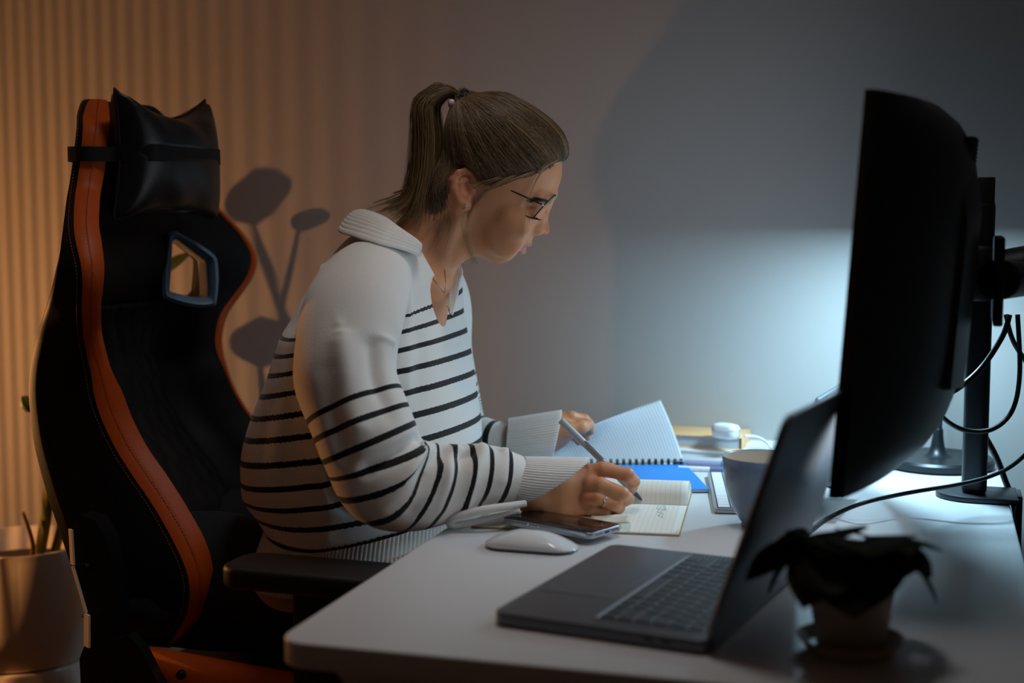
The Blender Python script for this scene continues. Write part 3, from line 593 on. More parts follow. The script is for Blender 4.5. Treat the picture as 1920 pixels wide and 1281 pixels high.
LV = [  # py, outer trim px, inner trim px, back px, half width
 (185.5, 178, 198, 170, 0.080), (190, 167, 200, 159, 0.095), (215, 158, 203, 151, 0.118), (240, 157, 202, 150, 0.140), (300, 152, 197, 143, 0.152), (345, 146, 189, 136, 0.165), (372, 142, 185, 131, 0.185), (420, 140, 183, 124, 0.220), (455, 144, 188, 117, 0.238), (500, 154, 193, 107, 0.250), (540, 156, 191, 98, 0.247), (577, 155, 187, 88, 0.233), (621, 157, 188, 74, 0.208), (664, 164, 197, 63, 0.193), (700, 172, 208, 57, 0.187), (741, 178, 228, 55, 0.185), (788, 193, 246, 58, 0.186), (844, 220, 275, 65, 0.190), (896, 253, 311, 77, 0.196), (952, 291, 346, 92, 0.203), (1018, 328, 382, 113, 0.212), (1074, 352, 397, 131, 0.217), (1121, 357, 396, 146, 0.216), (1168, 345, 375, 164, 0.210), (1215, 312, 332, 200, 0.200)]
lev = []
for py, xo, xi, xb, h in LV:
    fo, z = on_l(xo, py, -h); fi, _ = on_l(xi, py, -h + 0.030); fb, _ = on_l(xb, py, -h + 0.015); lev.append([z, h, fo, fi, fb])
lev = np.array(lev)
lev = catmull(lev, 4)
def cdep(z):                                    # how far the centre panel lies behind the inner trim edge
    return np.interp(z, [0.50, 0.62, 0.80, 0.95, 1.05, 1.15, 1.22, 1.34], [0.13, 0.125, 0.105, 0.085, 0.07, 0.05, 0.025, 0.012])
rings = []
for z, h, fo, fi, fb in lev:
    fc = fi - cdep(z); lc = h * np.interp(z, [0.5, 1.0, 1.15, 1.3], [0.56, 0.52, 0.56, 0.78])
    tb = np.interp(z, [0.5, 0.75, 1.0, 1.3], [0.09, 0.075, 0.05, 0.04]); fB = min(fb - 0.012, fc - tb)
    fo = max(fo, fb + 0.012); half = []
    half = [(fB, 0.0), (fB + 0.002, h * 0.5), (fb, h - 0.020), (fb + 0.006, h - 0.006), (fb + 0.011, h - 0.001), (fb * 0.75 + fo * 0.25, h), ((fb + fo) / 2, h), (fo - 0.004, h), (fo, h - 0.002), ((fo + fi) / 2 + 0.003, h - 0.014), (fi, h - 0.030), (fi - 0.004, h - 0.040), ((fi * 0.45 + fc * 0.55), (h - 0.03) * 0.45 + lc * 0.55), (fc + 0.006, lc), (fc + 0.004, lc * 0.85), (fc + 0.012 * np.interp(z, [0.5, 0.8, 1.1], [1, 1, 0]), 0.0)]
    full = half + [(f, -l) for f, l in half[-2:0:-1]]
    rings.append([ch(f, l, z) for f, l in full])
back = mk('backrest', loft(rings), M_lea, chair, auto=60)
# openings in the shoulder wings
def boolcut(o, cutter):
    m = o.modifiers.new('cut', 'BOOLEAN'); m.operation = 'DIFFERENCE'; m.solver = 'EXACT'; m.object = cutter
    bpy.context.view_layer.update(); dg = bpy.context.evaluated_depsgraph_get(); me = bpy.data.meshes.new_from_object(o.evaluated_get(dg)); o.modifiers.clear(); o.data = me
    bpy.data.objects.remove(cutter, do_unlink=True)
HOLE = [(318, 451), (326, 447), (338, 454), (376, 481), (386, 490), (388, 503), (390, 552), (384, 560), (360, 560), (320, 550), (313, 545), (313, 530)]
hp = ch(0.03, 0.155, 1.075); hn = CF * 0.70 - CL * 0.714; hn /= np.linalg.norm(hn)
hc = [PN(x, y, hp, hn) for x, y in HOLE]
for pts, n in ((hc, hn),):
    n = n / np.linalg.norm(n); ring = np.array(pts)
    cut = mk('cutter', loft([ring + n * 0.10, ring - n * 0.16]), M_cpl, None, smooth=False); boolcut(back, cut)
    c = ring.mean(0)
    fr_ = catmull(np.concatenate([ring, ring[:1]]), 3)[:-1]
    prof = []
    rr = []
    for q in fr_:
        o_ = (q - c) / np.linalg.norm(q - c)
        rr.append([q + o_ * a + n * b for a, b in ((-0.001, 0.018), (0.008, 0.024), (0.014, 0.020), (0.013, -0.02), (0.002, -0.05), (-0.002, -0.05), (-0.003, 0.0))])
    rr.append(rr[0]); mk('opening_frame', loft(rr, False, False), mat('blue_grey_frame', '#6f8fae', 0.35, coat=0.3), chair, auto=50)
# orange bands along both wing edges, with stitch lines
for sgn in (-1, 1):
    rg = []; st1 = []
    for z, h, fo, fi, fb in (lev if sgn < 0 else lev[14:]):
        fo = max(fo, fb + 0.012); prof = [(fo - 0.001, h + 0.0008), (fo + 0.0035, h - 0.001), ((fo + fi) / 2 + 0.0075, h - 0.013), (fi + 0.003, h - 0.029), (fi - 0.004, h - 0.0335), ((fo + fi) / 2 - 0.004, h - 0.016)]
        rg.append([ch(f, sgn * l, z) for f, l in prof]); st1.append((ch((fo + fi) / 2 + 0.0060, sgn * (h - 0.0075), z), ch(fo - 0.010, sgn * (h + 0.0006), z)))
    band = mk('edge_band', loft(rg), M_ora, chair, auto=60, label='orange leather edge band')
    for s_ in (0, 1):
        pts = catmull([q[s_] for q in st1], 2); L_ = np.concatenate([[0], np.cumsum(np.linalg.norm(np.diff(pts, axis=0), axis=1))]); T = []
        d = 0.004
        while d < L_[-1] - 0.006:
            e = [np.array([np.interp(x, L_, pts[:, k]) for k in range(3)]) for x in (d, d + 0.0034)]; T.append(tube(e, 0.0006, 4, 1)); d += 0.0055
        o = mk('stitching', join(*T), M_stitch, band, smooth=False); o['kind'] = 'stuff'
# quilted centre panel
zq = np.linspace(0.60, 1.02, 60); G = []
for z in zq:
    i = [np.interp(z, lev[::-1, 0], lev[::-1, k]) for k in range(5)]; fc = i[3] - cdep(z); lc = i[1] * np.interp(z, [0.5, 1.0, 1.15, 1.3], [0.56, 0.52, 0.56, 0.78])
    row = []
    for l in np.linspace(-0.83, 0.83, 44):
        q = abs(math.sin((z * 38 + l * 9) )) * abs(math.sin((z * 38 - l * 9))); row.append(ch(fc + 0.0045 + 0.013 * np.interp(z, [0.5, 0.8, 1.1], [1, 1, 0.0]) * (1 - abs(l)) + 0.005 * q ** 0.5, l * lc, z))
    G.append(row)
mk('quilted_panel', sheet(np.array(G), 0.004), M_lea2, chair)
# seam between headrest zone and back
def fcen(z):
    i = [np.interp(z, lev[::-1, 0], lev[::-1, k]) for k in range(5)]; return i[3] - cdep(z), i[1]
# neck pillow with strap
pz = 1.262; f0 = fcen(pz)[0] + 0.010
pil = []
NU, NV = 34, 34; Gf = []; Gb = []
corner = {(-1, 1): P(212, 163, 2.12), (1, 1): P(386, 185, 2.36), (1, -1): P(402, 416, 2.36), (-1, -1): P(210, 414, 2.12)}
for i in range(NU):
    rf = []; rb_ = []
    for j in range(NV):
        u = -1 + 2 * i / (NU - 1); v = -1 + 2 * j / (NV - 1); a, b = (u + 1) / 2, (v + 1) / 2
        q = corner[(-1, -1)] * (1 - a) * (1 - b) + corner[(1, -1)] * a * (1 - b) + corner[(1, 1)] * a * b + corner[(-1, 1)] * (1 - a) * b
        q = q + UP * (-0.040 * (1 - u * u) * max(0, v) ** 2 + 0.016 * (1 - u * u) * max(0, -v) ** 2) + CL * (-0.018 * u * (1 - v * v))
        q = q + (corner[(-1, -1)] * 0.25 + corner[(1, -1)] * 0.25 + corner[(1, 1)] * 0.25 + corner[(-1, 1)] * 0.25 - q) * 0.025 * abs(u) ** 9 * abs(v) ** 9
        t = ((1 - u ** 2) * (1 - v ** 2)) ** 0.36; t *= 1 - 0.16 * math.exp(-((v - 0.06) / 0.05) ** 2)
        w = 0.0035 * math.sin(9 * u + 4 * v) * (1 - u * u) * abs(v)
        rf.append(q + CF * (0.060 * t + w)); rb_.append(q - CF * (0.040 * t))
    Gf.append(rf); Gb.append(rb_)
v, f = sheet(np.array(Gf), 0.0); n1 = NU * NV; v[:n1] = np.array(Gf).reshape(-1, 3); v[n1:] = np.array(Gb).reshape(-1, 3) - CF * 0.0012
M_pil = mat('pillow_leather', '#141519', 0.36, bump=(500, 0.08), spec=0.5)
pillow = tag(mk('neck_pillow', (v, f), M_pil, None), 'black leather neck pillow with pointed corners strapped to the chair top', 'pillow')
# welt around the pillow and strap across and behind it
Gf = np.array(Gf); rim = list(Gf[:, 0]) + list(Gf[-1, 1:]) + list(Gf[-2::-1, -1]) + list(Gf[0, -2:0:-1])
mk('welt', tube(rim + rim[:1], 0.0022, 6, 1), M_lea2, pillow)
jv = 16
def strapband(pts, w, th):
    pts = catmull(pts, 6); r = []
    for i, q in enumerate(pts):
        t = pts[min(i + 1, len(pts) - 1)] - pts[max(i - 1, 0)]; t /= np.linalg.norm(t); n = np.cross(t, UP); n /= np.linalg.norm(n); r.append([q + UP * w + n * th, q - UP * w + n * th, q - UP * w - n * th, q + UP * w - n * th])
    return loft(r)
front = [Gf[i, 17] + CF * 0.0035 for i in range(0, NU, 3)] + [Gf[-1, 17] + CF * 0.003]
mk('pillow_band', strapband(front, 0.0125, 0.0018), M_lea, pillow, auto=40)
zs = P(150, 287, 2.09)[2]
i = [np.interp(zs, lev[::-1, 0], lev[::-1, k]) for k in range(5)]; hh = i[1]
loopp = [Gf[0, 17] + CF * 0.002, ch(i[3] + 0.016, -hh + 0.02, zs), ch(i[2] + 0.012, -hh - 0.005, zs), ch((i[2] + i[4]) / 2, -hh - 0.007, zs), ch(i[4] - 0.008, -hh + 0.006, zs), ch(i[4] - 0.030, -hh * 0.5, zs), ch(i[4] - 0.032, hh * 0.5, zs), ch(i[4] - 0.008, hh, zs), ch((i[2] + i[4]) / 2, hh + 0.006, zs), ch(i[2] + 0.012, hh + 0.004, zs), Gf[-1, 17]]
mk('strap', strapband(loopp, 0.011, 0.0012), M_lea2, pillow, auto=40)
# seat cushion
SZ = 0.475
srings = []
for t in np.linspace(0, 1, 15):
    f = 0.02 + 0.50 * t; w = 0.235 + 0.02 * math.sin(math.pi * t); bol = 0.055 * (1 - 0.55 * t ** 2); fz = -0.03 * max(0, t - 0.75) * 4
    pr_ = [(-w, SZ - 0.10 + 0.0), (-w - 0.008, SZ - 0.04), (-w - 0.002, SZ + bol * 0.8 + fz), (-w + 0.028, SZ + bol + fz), (-w + 0.075, SZ + bol * 0.5 + fz), (-w + 0.12, SZ + fz), (0, SZ - 0.006 + fz)]
    pr_ = pr_ + [(-a, b) for a, b in pr_[-2::-1]]; srings.append([ch(f, l, z) for l, z in pr_])
seat = mk('seat', loft(srings), M_lea, chair, auto=60)
for sgn in (-1, 1):
    rg = []; T = []
    for t in np.linspace(0, 1, 40):
        f = 0.02 + 0.50 * t; w = 0.235 + 0.02 * math.sin(math.pi * t); bol = 0.055 * (1 - 0.55 * t ** 2); fz = -0.03 * max(0, t - 0.75) * 4
        pr_ = [(w + 0.005, SZ + bol * 0.35 + fz), (w + 0.0055, SZ + bol * 0.75 + fz), (w - 0.012, SZ + bol * 1.02 + 0.004 + fz), (w - 0.03, SZ + bol + 0.003 + fz), (w - 0.012, SZ + bol * 0.7 + fz)]
        rg.append([ch(f, sgn * l, z) for l, z in pr_])
    mk('seat_band', loft(rg), M_ora, chair, auto=60, label='orange leather seat band')
# seat base, column, star foot, castors
mk('seat_pan', loft([[ch(0.06 + 0.4 * a, l, z) for l, z in ((-0.2, SZ - 0.10), (0.2, SZ - 0.10), (0.17, SZ - 0.13), (-0.17, SZ - 0.13))] for a in (0, 1)]), M_cpl, chair, smooth=False)
cb = ch(0.25, 0, 0)
mk('gas_column', lathe([(0, 0.09), (0.03, 0.09), (0.03, 0.24), (0.018, 0.245), (0.018, 0.37), (0, 0.37)], 24, cb), M_cpl, chair, auto=40)
for k in range(5):
    a = 2 * math.pi * k / 5 + 0.3; d = np.array([math.cos(a), math.sin(a), 0]); mk('foot_arm', tube([cb + UP * 0.115, cb + d * 0.15 + UP * 0.105, cb + d * 0.29 + UP * 0.085], [0.034, 0.027, 0.02], 10, 5), M_cpl, chair)
    e = cb + d * 0.29; s = np.cross(d, UP)
    w_ = []
    for o in (-0.018, 0.018):
        fr2 = frame(e + s * o + UP * 0.032, d, UP); v, f = lathe([(0, -0.009), (0.026, -0.009), (0.03, -0.006), (0.03, 0.006), (0.026, 0.009), (0, 0.009)], 20); w_.append((fr2[0] + v[:, [0]] * d + v[:, [1]] * UP + v[:, [2]] * s, f))
    mk('castor', join(*w_, tube([e + UP * 0.035, e + UP * 0.09], 0.008, 8, 1)), M_cpl, chair, auto=40)
# recliner cover on the near side, with pale strips for the glint on its metal edge, and the lever
def sideplate(px, l, th, name, m, label=None):
    pts = [on_l(x, y, l) for x, y in px]; a = [ch(f, l, z) for f, z in pts]; b = [ch(f, l + th, z) for f, z in pts]
    return mk(name, loft([a, b]), m, chair, auto=35, label=label)
sideplate([(131, 984), (150, 966), (178, 975), (200, 1010), (214, 1075), (220, 1150), (222, 1300), (152, 1300), (149, 1235), (158, 1212), (161, 1150), (134, 1060)], -0.262, 0.03, 'recliner_cover', M_cpl)
M_edge = mat('glint_steel', '#e6d6c4', 0.4, spec=0.6)
sn = np.array([-0.75, -0.66, 0.0]); stn = np.array([0.66, -0.75, 0.0])     # strips tilt to the floor lamp; their pale colour paints in the steel's glint
for (x0, y0), (x1, y1), w in (((128, 992), (132, 1058), 0.010), ((157, 1150), (157, 1211), 0.016), ((133, 1062), (158, 1148), 0.006)):
    f0_, z0_ = on_l(x0, y0, -0.268); f1_, z1_ = on_l(x1, y1, -0.268); p0, p1_ = ch(f0_, -0.268, z0_), ch(f1_, -0.268, z1_)
    mk('edge_glint', loft([[p, p + stn * w, p + stn * w - sn * 0.003, p - sn * 0.003] for p in (p0, p1_)]), M_edge, chair, smooth=False, label='pale strip for the warm glint on the metal edge')
sideplate([(215, 1200), (240, 1192), (262, 1215), (300, 1290), (215, 1300)], -0.275, 0.02, 'recliner_lever', M_cpl)
for x, y in ((160, 1064), (339, 1266)):
    f, z = on_l(x, y, -0.264); fr2 = (ch(f, -0.264, z), np.stack([CF, UP, CL])); v, f_ = lathe([(0, -0.004), (0.006, -0.004), (0.007, 0.0), (0.007, 0.004), (0, 0.004)], 14); mk('bolt', xf((v, f_), fr2), MATS['stand_black'], chair, auto=40)
# armrests
def armrest(l, zt, f0, f1, near):
    pad = []
    for x, y in rrect(f1 - f0, 0.095, 0.03, 6): pad.append((x + (f0 + f1) / 2, y))
    v, f = prism(pad, -0.030, 0, 0.007, 3); V = np.array([ch(a, l + b, zt + c) for a, b, c in v])
    mk('armrest_pad', (V, f), mat('armrest_rubber', '#1b1a1b', 0.5, bump=(600, 0.1)), chair, auto=50)
    fm = f0 + 0.13
    v, f = rbox((fm, l, zt - 0.15), (0.075, 0.035, 0.24), 0.008, 2); mk('armrest_post', (np.array([ch(a, b, c) for a, b, c in v]), f), M_cpl, chair, auto=40)
    v, f = rbox((fm, l * 0.86, SZ - 0.115), (0.07, abs(l) * 0.34, 0.022), 0.004, 2); mk('armrest_bracket', (np.array([ch(a, b, c) for a, b, c in v]), f), M_cpl, chair, auto=40)
armrest(-0.33, 0.708, 0.275, 0.555, True); armrest(0.33, 0.708, 0.275, 0.555, False)
# ================================================================== the woman: signed distance modelling, one continuous body mesh
def smin(a, b, k):
    h = np.clip(0.5 + 0.5 * (b - a) / k, 0, 1); return b + (a - b) * h - k * h * (1 - h)
class RC:                                       # tapered capsule, optional flattening along an axis
    def __init__(s, a, b, ra, rb, flat=None, fk=1.0):
        s.a = np.array(a, float); s.b = np.array(b, float); s.ra = ra; s.rb = rb; s.n = None if flat is None else np.array(flat, float) / np.linalg.norm(flat); s.fk = fk
        m = max(ra, rb) * 1.15; s.lo = np.minimum(s.a, s.b) - m; s.hi = np.maximum(s.a, s.b) + m
    def __call__(s, p):
        ab = s.b - s.a; q = p - s.a; t = np.clip(q @ ab / (ab @ ab + 1e-12), 0, 1); d = q - t[:, None] * ab
        if s.n is not None: d = d + np.outer(d @ s.n, s.n) * (s.fk - 1)
        return np.sqrt((d * d).sum(1)) - (s.ra + (s.rb - s.ra) * t)
class EL:                                       # ellipsoid
    def __init__(s, c, r, ax=None):
        s.c = np.array(c, float); s.r = np.array(r, float); s.R = np.eye(3) if ax is None else np.array(ax, float); m = max(r) * 1.05; s.lo = s.c - m; s.hi = s.c + m
    def __call__(s, p):
        q = (p - s.c) @ s.R.T; k0 = np.sqrt(((q / s.r) ** 2).sum(1)); k1 = np.sqrt(((q / s.r ** 2) ** 2).sum(1)) + 1e-9; return k0 * (k0 - 1) / k1
class CH:                                       # chain of capsules blended inside
    def __init__(s, pts, rad, k=0.003, flat=None, fk=1.0):
        s.p = [RC(pts[i], pts[i + 1], rad[i], rad[i + 1], flat, fk) for i in range(len(pts) - 1)]; s.k = k
        s.lo = np.min([q.lo for q in s.p], 0); s.hi = np.max([q.hi for q in s.p], 0)
    def __call__(s, p):
        d = s.p[0](p)
        for q in s.p[1:]: d = smin(d, q(p), s.k)
        return d
class FN:
    def __init__(s, fn, lo, hi): s.fn = fn; s.lo = np.array(lo, float); s.hi = np.array(hi, float)
    def __call__(s, p): return s.fn(p)
def evalf(ops, p):
    d = None
    for o, q, k in ops:
        v = q(p)
        if o == 'u': d = v if d is None else smin(d, v, k)
        elif d is not None:
            if o == 's': d = -smin(-d, v, k)
            elif o == 'i': d = -smin(-d, -v, k)
    return d
def surface(ops, h, n=20):
    """surface nets on sparse blocks -> verts, quads"""
    lo = np.min([q.lo for o, q, k in ops if o == 'u'], 0) - 4 * h; hi = np.max([q.hi for o, q, k in ops if o == 'u'], 0) + 4 * h
    nb = np.ceil((hi - lo) / (n * h)).astype(int); half = n * h / 2; KEY = 1 << 20
    I, J, K = np.meshgrid(*[np.arange(n + 1)] * 3, indexing='ij'); lat = np.stack([I, J, K], -1).reshape(-1, 3)
    pos = []; keys = []; quads = []
    m = n + 1
    for bx in range(nb[0]):
        for by in range(nb[1]):
            for bz in range(nb[2]):
                b = np.array([bx, by, bz]); c = lo + (b + 0.5) * n * h
                act = [(o, q, k) for o, q, k in ops if np.all(q.lo - k - half - 0.014 <= c) and np.all(q.hi + k + half + 0.014 >= c)]
                if not any(o == 'u' for o, q, k in act): continue
                dc = evalf(act, c[None])
                if dc is None or abs(dc[0]) > half * 2.3: continue
                f = evalf(act, lo + (b * n + lat) * h).reshape(m, m, m); s = f < 0
                if s.all() or not s.any(): continue
                acc = np.zeros((n, n, n, 3)); cnt = np.zeros((n, n, n))
                base = np.stack(np.meshgrid(*[np.arange(n)] * 3, indexing='ij'), -1).astype(float)
                for ax in range(3):
                    o1, o2 = [a for a in range(3) if a != ax]
                    for u in (0, 1):
                        for w in (0, 1):
                            sl = [slice(0, n)] * 3; sl[o1] = slice(u, n + u); sl[o2] = slice(w, n + w); s2 = list(sl); s2[ax] = slice(1, n + 1)
                            fa = f[tuple(sl)]; fb = f[tuple(s2)]; x = (fa < 0) != (fb < 0); t = np.where(x, fa / np.where(x, fa - fb, 1), 0)
                            q = base.copy(); q[..., o1] += u; q[..., o2] += w; q[..., ax] += t; acc += np.where(x[..., None], q, 0); cnt += x
                on = cnt > 0; cells = np.argwhere(on); pos.append(lo + (b * n + acc[on] / cnt[on][:, None]) * h)
                g = cells + b * n + 1; keys.append((g[:, 0] * 4096 + g[:, 1]) * 4096 + g[:, 2])
                for ax in range(3):
                    o1, o2 = (ax + 1) % 3, (ax + 2) % 3
                    sl = [slice(0, n)] * 3; s2 = list(sl); s2[ax] = slice(1, n + 1); fa = s[tuple(sl)]; fb = s[tuple(s2)]
                    e = np.argwhere(fa != fb)
                    if not len(e): continue
                    fl = fa[tuple(e.T)]; e = e + b * n + 1; d1 = np.zeros(3, int); d1[o1] = 1; d2 = np.zeros(3, int); d2[o2] = 1
                    kk = lambda c_: (c_[:, 0] * 4096 + c_[:, 1]) * 4096 + c_[:, 2]
                    qd = np.stack([kk(e - d1 - d2), kk(e - d2), kk(e), kk(e - d1)], 1); qd[~fl] = qd[~fl][:, ::-1]; quads.append(qd)
    pos = np.concatenate(pos); keys = np.concatenate(keys); quads = np.concatenate(quads); od = np.argsort(keys); keys = keys[od]; pos = pos[od]
    ix = np.searchsorted(keys, quads); ix[ix >= len(keys)] = 0; ok = (keys[ix] == quads).all(1); return pos, ix[ok]
def mkfast(name, v, f, m, parent):
    org = ORG[parent.name]; me = bpy.data.meshes.new(name); nf = len(f); k = f.shape[1]
    me.vertices.add(len(v)); me.vertices.foreach_set('co', (v - org).astype(np.float32).ravel()); me.loops.add(nf * k); me.loops.foreach_set('vertex_index', f.astype(np.int32).ravel())
    me.polygons.add(nf); me.polygons.foreach_set('loop_start', np.arange(0, nf * k, k, dtype=np.int32)); me.polygons.foreach_set('loop_total', np.full(nf, k, np.int32)); me.polygons.foreach_set('use_smooth', np.ones(nf, bool)); me.update(calc_edges=True); me.validate()
    o = bpy.data.objects.new(name, me); COL.objects.link(o); o.parent = parent; ORG[o.name] = org; me.materials.append(m); return o
def poly_sdf(poly, X, Z):
    d = np.full(X.shape, 1e9); ins = np.zeros(X.shape, bool); n = len(poly)
    for i in range(n):
        ax, az = poly[i]; bx, bz = poly[(i + 1) % n]; ex, ez = bx - ax, bz - az; t = np.clip(((X - ax) * ex + (Z - az) * ez) / (ex * ex + ez * ez + 1e-15), 0, 1)
        d = np.minimum(d, (X - ax - t * ex) ** 2 + (Z - az - t * ez) ** 2); c = (az > Z) != (bz > Z); ins ^= c & (X < (bx - ax) * (Z - az) / (bz - az + 1e-15) + ax)
    d = np.sqrt(d); return np.where(ins, -d, d)

# ---------------- head: sagittal outline inflated sideways
HY = 2.10
def HP(x, y, dy=0.0):                           # photo pixel on the sagittal plane, moved sideways by dy (towards +Y, away) without changing its picture position
    return P(x, y, HY + dy)
SK = [(1054, 302), (1051, 270), (1040, 240), (1014, 214), (978, 194), (940, 186), (903, 188), (872, 200), (850, 224), (838, 258), (834, 298), (838, 338), (848, 372), (862, 402), (872, 430), (878, 455), (884, 470), (895, 478.5), (908, 486), (922, 492), (937, 495), (951, 492), (962, 485), (968, 478), (972, 474), (978, 467), (983, 461), (991, 456), (998, 450), (1001, 444), (1006, 428), (1015, 408), (1026, 390), (1033, 377), (1042, 362), (1049, 347), (1054, 327)]
def outline(px, n=5):
    q = catmull(px, n, True); return np.array([[HP(x, y)[0], HP(x, y)[2]] for x, y in q])
def gridsdf(poly, pad=0.034, h=0.002, lam=0.037):
    """screened Poisson inflation of an outline: 0 on the outline, towards 1 deep inside, falling below 0 outside"""
    x0, z0 = poly.min(0) - pad; x1, z1 = poly.max(0) + pad; xs = np.arange(x0, x1, h); zs = np.arange(z0, z1, h); X, Z = np.meshgrid(xs, zs, indexing='ij'); S_ = poly_sdf(poly, X, Z)
    ins = S_ < 0; phi = np.where(ins, np.clip(-S_ / lam, 0, 0.9), -S_ / lam); c = (h / lam) ** 2; ii, jj = np.meshgrid(range(len(xs)), range(len(zs)), indexing='ij'); par = (ii + jj) % 2
    for it in range(260):
        for k in (0, 1):
            nb_ = np.roll(phi, 1, 0) + np.roll(phi, -1, 0) + np.roll(phi, 1, 1) + np.roll(phi, -1, 1); new = (nb_ + c) / (4 + c); m_ = ins & (par == k); phi[m_] += 1.75 * (new[m_] - phi[m_])
    def f(x, z):
        a = np.clip((x - x0) / h, 0, len(xs) - 1.001); b = np.clip((z - z0) / h, 0, len(zs) - 1.001); i = a.astype(int); j = b.astype(int); u = a - i; w = b - j
        return phi[i, j] * (1 - u) * (1 - w) + phi[i + 1, j] * u * (1 - w) + phi[i, j + 1] * (1 - u) * w + phi[i + 1, j + 1] * u * w
    return f
sk_poly = outline(SK); sk_sdf = gridsdf(sk_poly)
CHIN = HP(937, 494); ht = math.radians(29); HF = np.array([math.cos(ht), 0, -math.sin(ht)]); HU = np.array([math.sin(ht), 0, math.cos(ht)])
def head_half(x, z):
    u = (x - CHIN[0]) * HU[0] + (z - CHIN[2]) * HU[2]; s = (x - CHIN[0]) * HF[0] + (z - CHIN[2]) * HF[2]
    W = np.interp(u, [-0.03, 0, 0.02, 0.045, 0.07, 0.10, 0.13, 0.16, 0.20, 0.23], [0.046, 0.050, 0.056, 0.062, 0.068, 0.0725, 0.0755, 0.0775, 0.077, 0.072])
    return W, u, s
def inflate(sdf, add=0.0, ymid=HY):
    def fn(p):
        ph_ = np.minimum(sdf(p[:, 0], p[:, 2]), 0.999); W, u, s = head_half(p[:, 0], p[:, 2]); e = np.sqrt(np.maximum(0, 1 - ph_) + ((p[:, 1] - ymid) / (W + add)) ** 2); return (e - 1) * 0.055
    return fn
hlo = np.array([sk_poly[:, 0].min(), HY - 0.085, sk_poly[:, 1].min()]); hhi = np.array([sk_poly[:, 0].max(), HY + 0.085, sk_poly[:, 1].max()])
def side_y(x, y, sdf=sk_sdf, add=0.0):      # sideways half width of the head at a pixel
    q = HP(x, y); return float((head_half(q[0], q[2])[0] + add) * math.sqrt(max(0.0, sdf(np.array([q[0]]), np.array([q[2]]))[0])))
ops = [('u', FN(inflate(sk_sdf), hlo - 0.03, hhi + 0.03), 0.004)]
def both(x, y, dy): return [HP(x, y, -dy), HP(x, y, dy)]
# brow ridge, cheekbones, jaw, eye sockets
for sg in (-1, 1):
    H = lambda x, y, dy, sg=sg: HP(x, y, sg * dy)
    ops.append(('s', EL(H(1006, 397, 0.050), (0.014, 0.012, 0.011)), 0.012))
    ops.append(('u', EL(H(968, 420, 0.0485), (0.020, 0.0075, 0.014), np.stack([HF, [0, 1, 0], HU])), 0.018))
    ops.append(('u', RC(H(1034, 366, 0.012), H(1012, 371, 0.043), 0.006, 0.0055), 0.012))
    ops.append(('u', EL(H(994, 401, 0.0345), (0.0128, 0.0125, 0.0118)), 0.004))               # lowered eyelid over the eyeball
    ops.append(('u', RC(H(978, 405, 0.048), H(1003, 411, 0.031), 0.0035, 0.0030), 0.005))
    ops.append(('u', RC(H(976, 398, 0.048), H(1008, 390, 0.031), 0.0036, 0.0035), 0.005))
    ops.append(('u', EL(H(948, 452, 0.036), (0.022, 0.009, 0.022)), 0.02))                      # cheek
# nose
ops += [('u', CH([HP(1029, 380), HP(1020, 402), HP(1018, 424), HP(1019.5, 430.5)], [0.0052, 0.0058, 0.0082, 0.0088], 0.004), 0.008)]
for sg in (-1, 1):
    ops.append(('u', EL(HP(1007, 431.5, sg * 0.0118), (0.0105, 0.0070, 0.0085)), 0.006))
    ops.append(('u', RC(HP(1018, 405, sg * 0.009), HP(1008, 426, sg * 0.0125), 0.0045, 0.0045), 0.009))
    ops.append(('s', EL(HP(1011, 441.5, sg * 0.0072), (0.0050, 0.0030, 0.0036)), 0.002))
# lips and mouth corner
def arc(c, e, b, sg, n=6): return [HP(c[0] + (e[0] - c[0]) * t ** 1.6, c[1] + (e[1] - c[1]) * t, sg * b * math.sin(t * math.pi / 2)) for t in np.linspace(0, 1, n)]
for sg in (-1, 1):
    ops.append(('u', CH(arc((990.5, 457), (966, 462.2), 0.0235, sg), [0.0045, 0.0044, 0.0039, 0.0032, 0.0024, 0.0014], 0.002), 0.004))
    ops.append(('u', CH(arc((979.5, 469.5), (965, 463.5), 0.0225, sg), [0.0050, 0.0048, 0.0043, 0.0035, 0.0026, 0.0014], 0.002), 0.004))
    ops.append(('s', CH(arc((992, 463.6), (962, 463.0), 0.0260, sg), [0.0011, 0.0011, 0.0011, 0.0011, 0.0010, 0.0008], 0.001), 0.0016))
# ears
EY = side_y(874, 350) 
for sg in (-1, 1):
    E_ = lambda x, y, d=0.0, sg=sg: HP(x, y, sg * (EY + d))
    ops.append(('u', EL(E_(870, 350, 0.004), (0.0155, 0.0065, 0.026), np.stack([[0.96, sg * 0.22, -0.2], [-0.2, sg * 0.97, 0.1], [0.2, -0.05, 0.97]])), 0.005))
    ops.append(('s', EL(E_(874, 352, 0.0115), (0.0092, 0.0090, 0.0160)), 0.0025))
    ops.append(('s', EL(E_(871, 332, 0.0130), (0.0092, 0.0078, 0.0080)), 0.0025))
    rim = [(888, 338), (885, 324), (873, 318.5), (860, 323), (852, 337), (852.5, 352), (858, 367), (865, 379), (873, 383)]
    ops.append(('u', CH([E_(x, y, 0.0095 - 0.002 * (i == 0)) for i, (x, y) in enumerate(rim)], [0.0028, 0.0030, 0.0031, 0.0032, 0.0032, 0.0030, 0.0030, 0.0036, 0.0048], 0.002), 0.0028))
    ops.append(('u', CH([E_(x, y, 0.0085) for x, y in ((872, 336), (864, 344), (864, 358), (870, 368), (878, 368))], [0.0018, 0.0024, 0.0024, 0.0024, 0.0024], 0.002), 0.0024))
    ops.append(('u', CH([E_(x, y, 0.0075) for x, y in ((885, 352), (883, 360))], [0.0034, 0.0030], 0.002), 0.003))
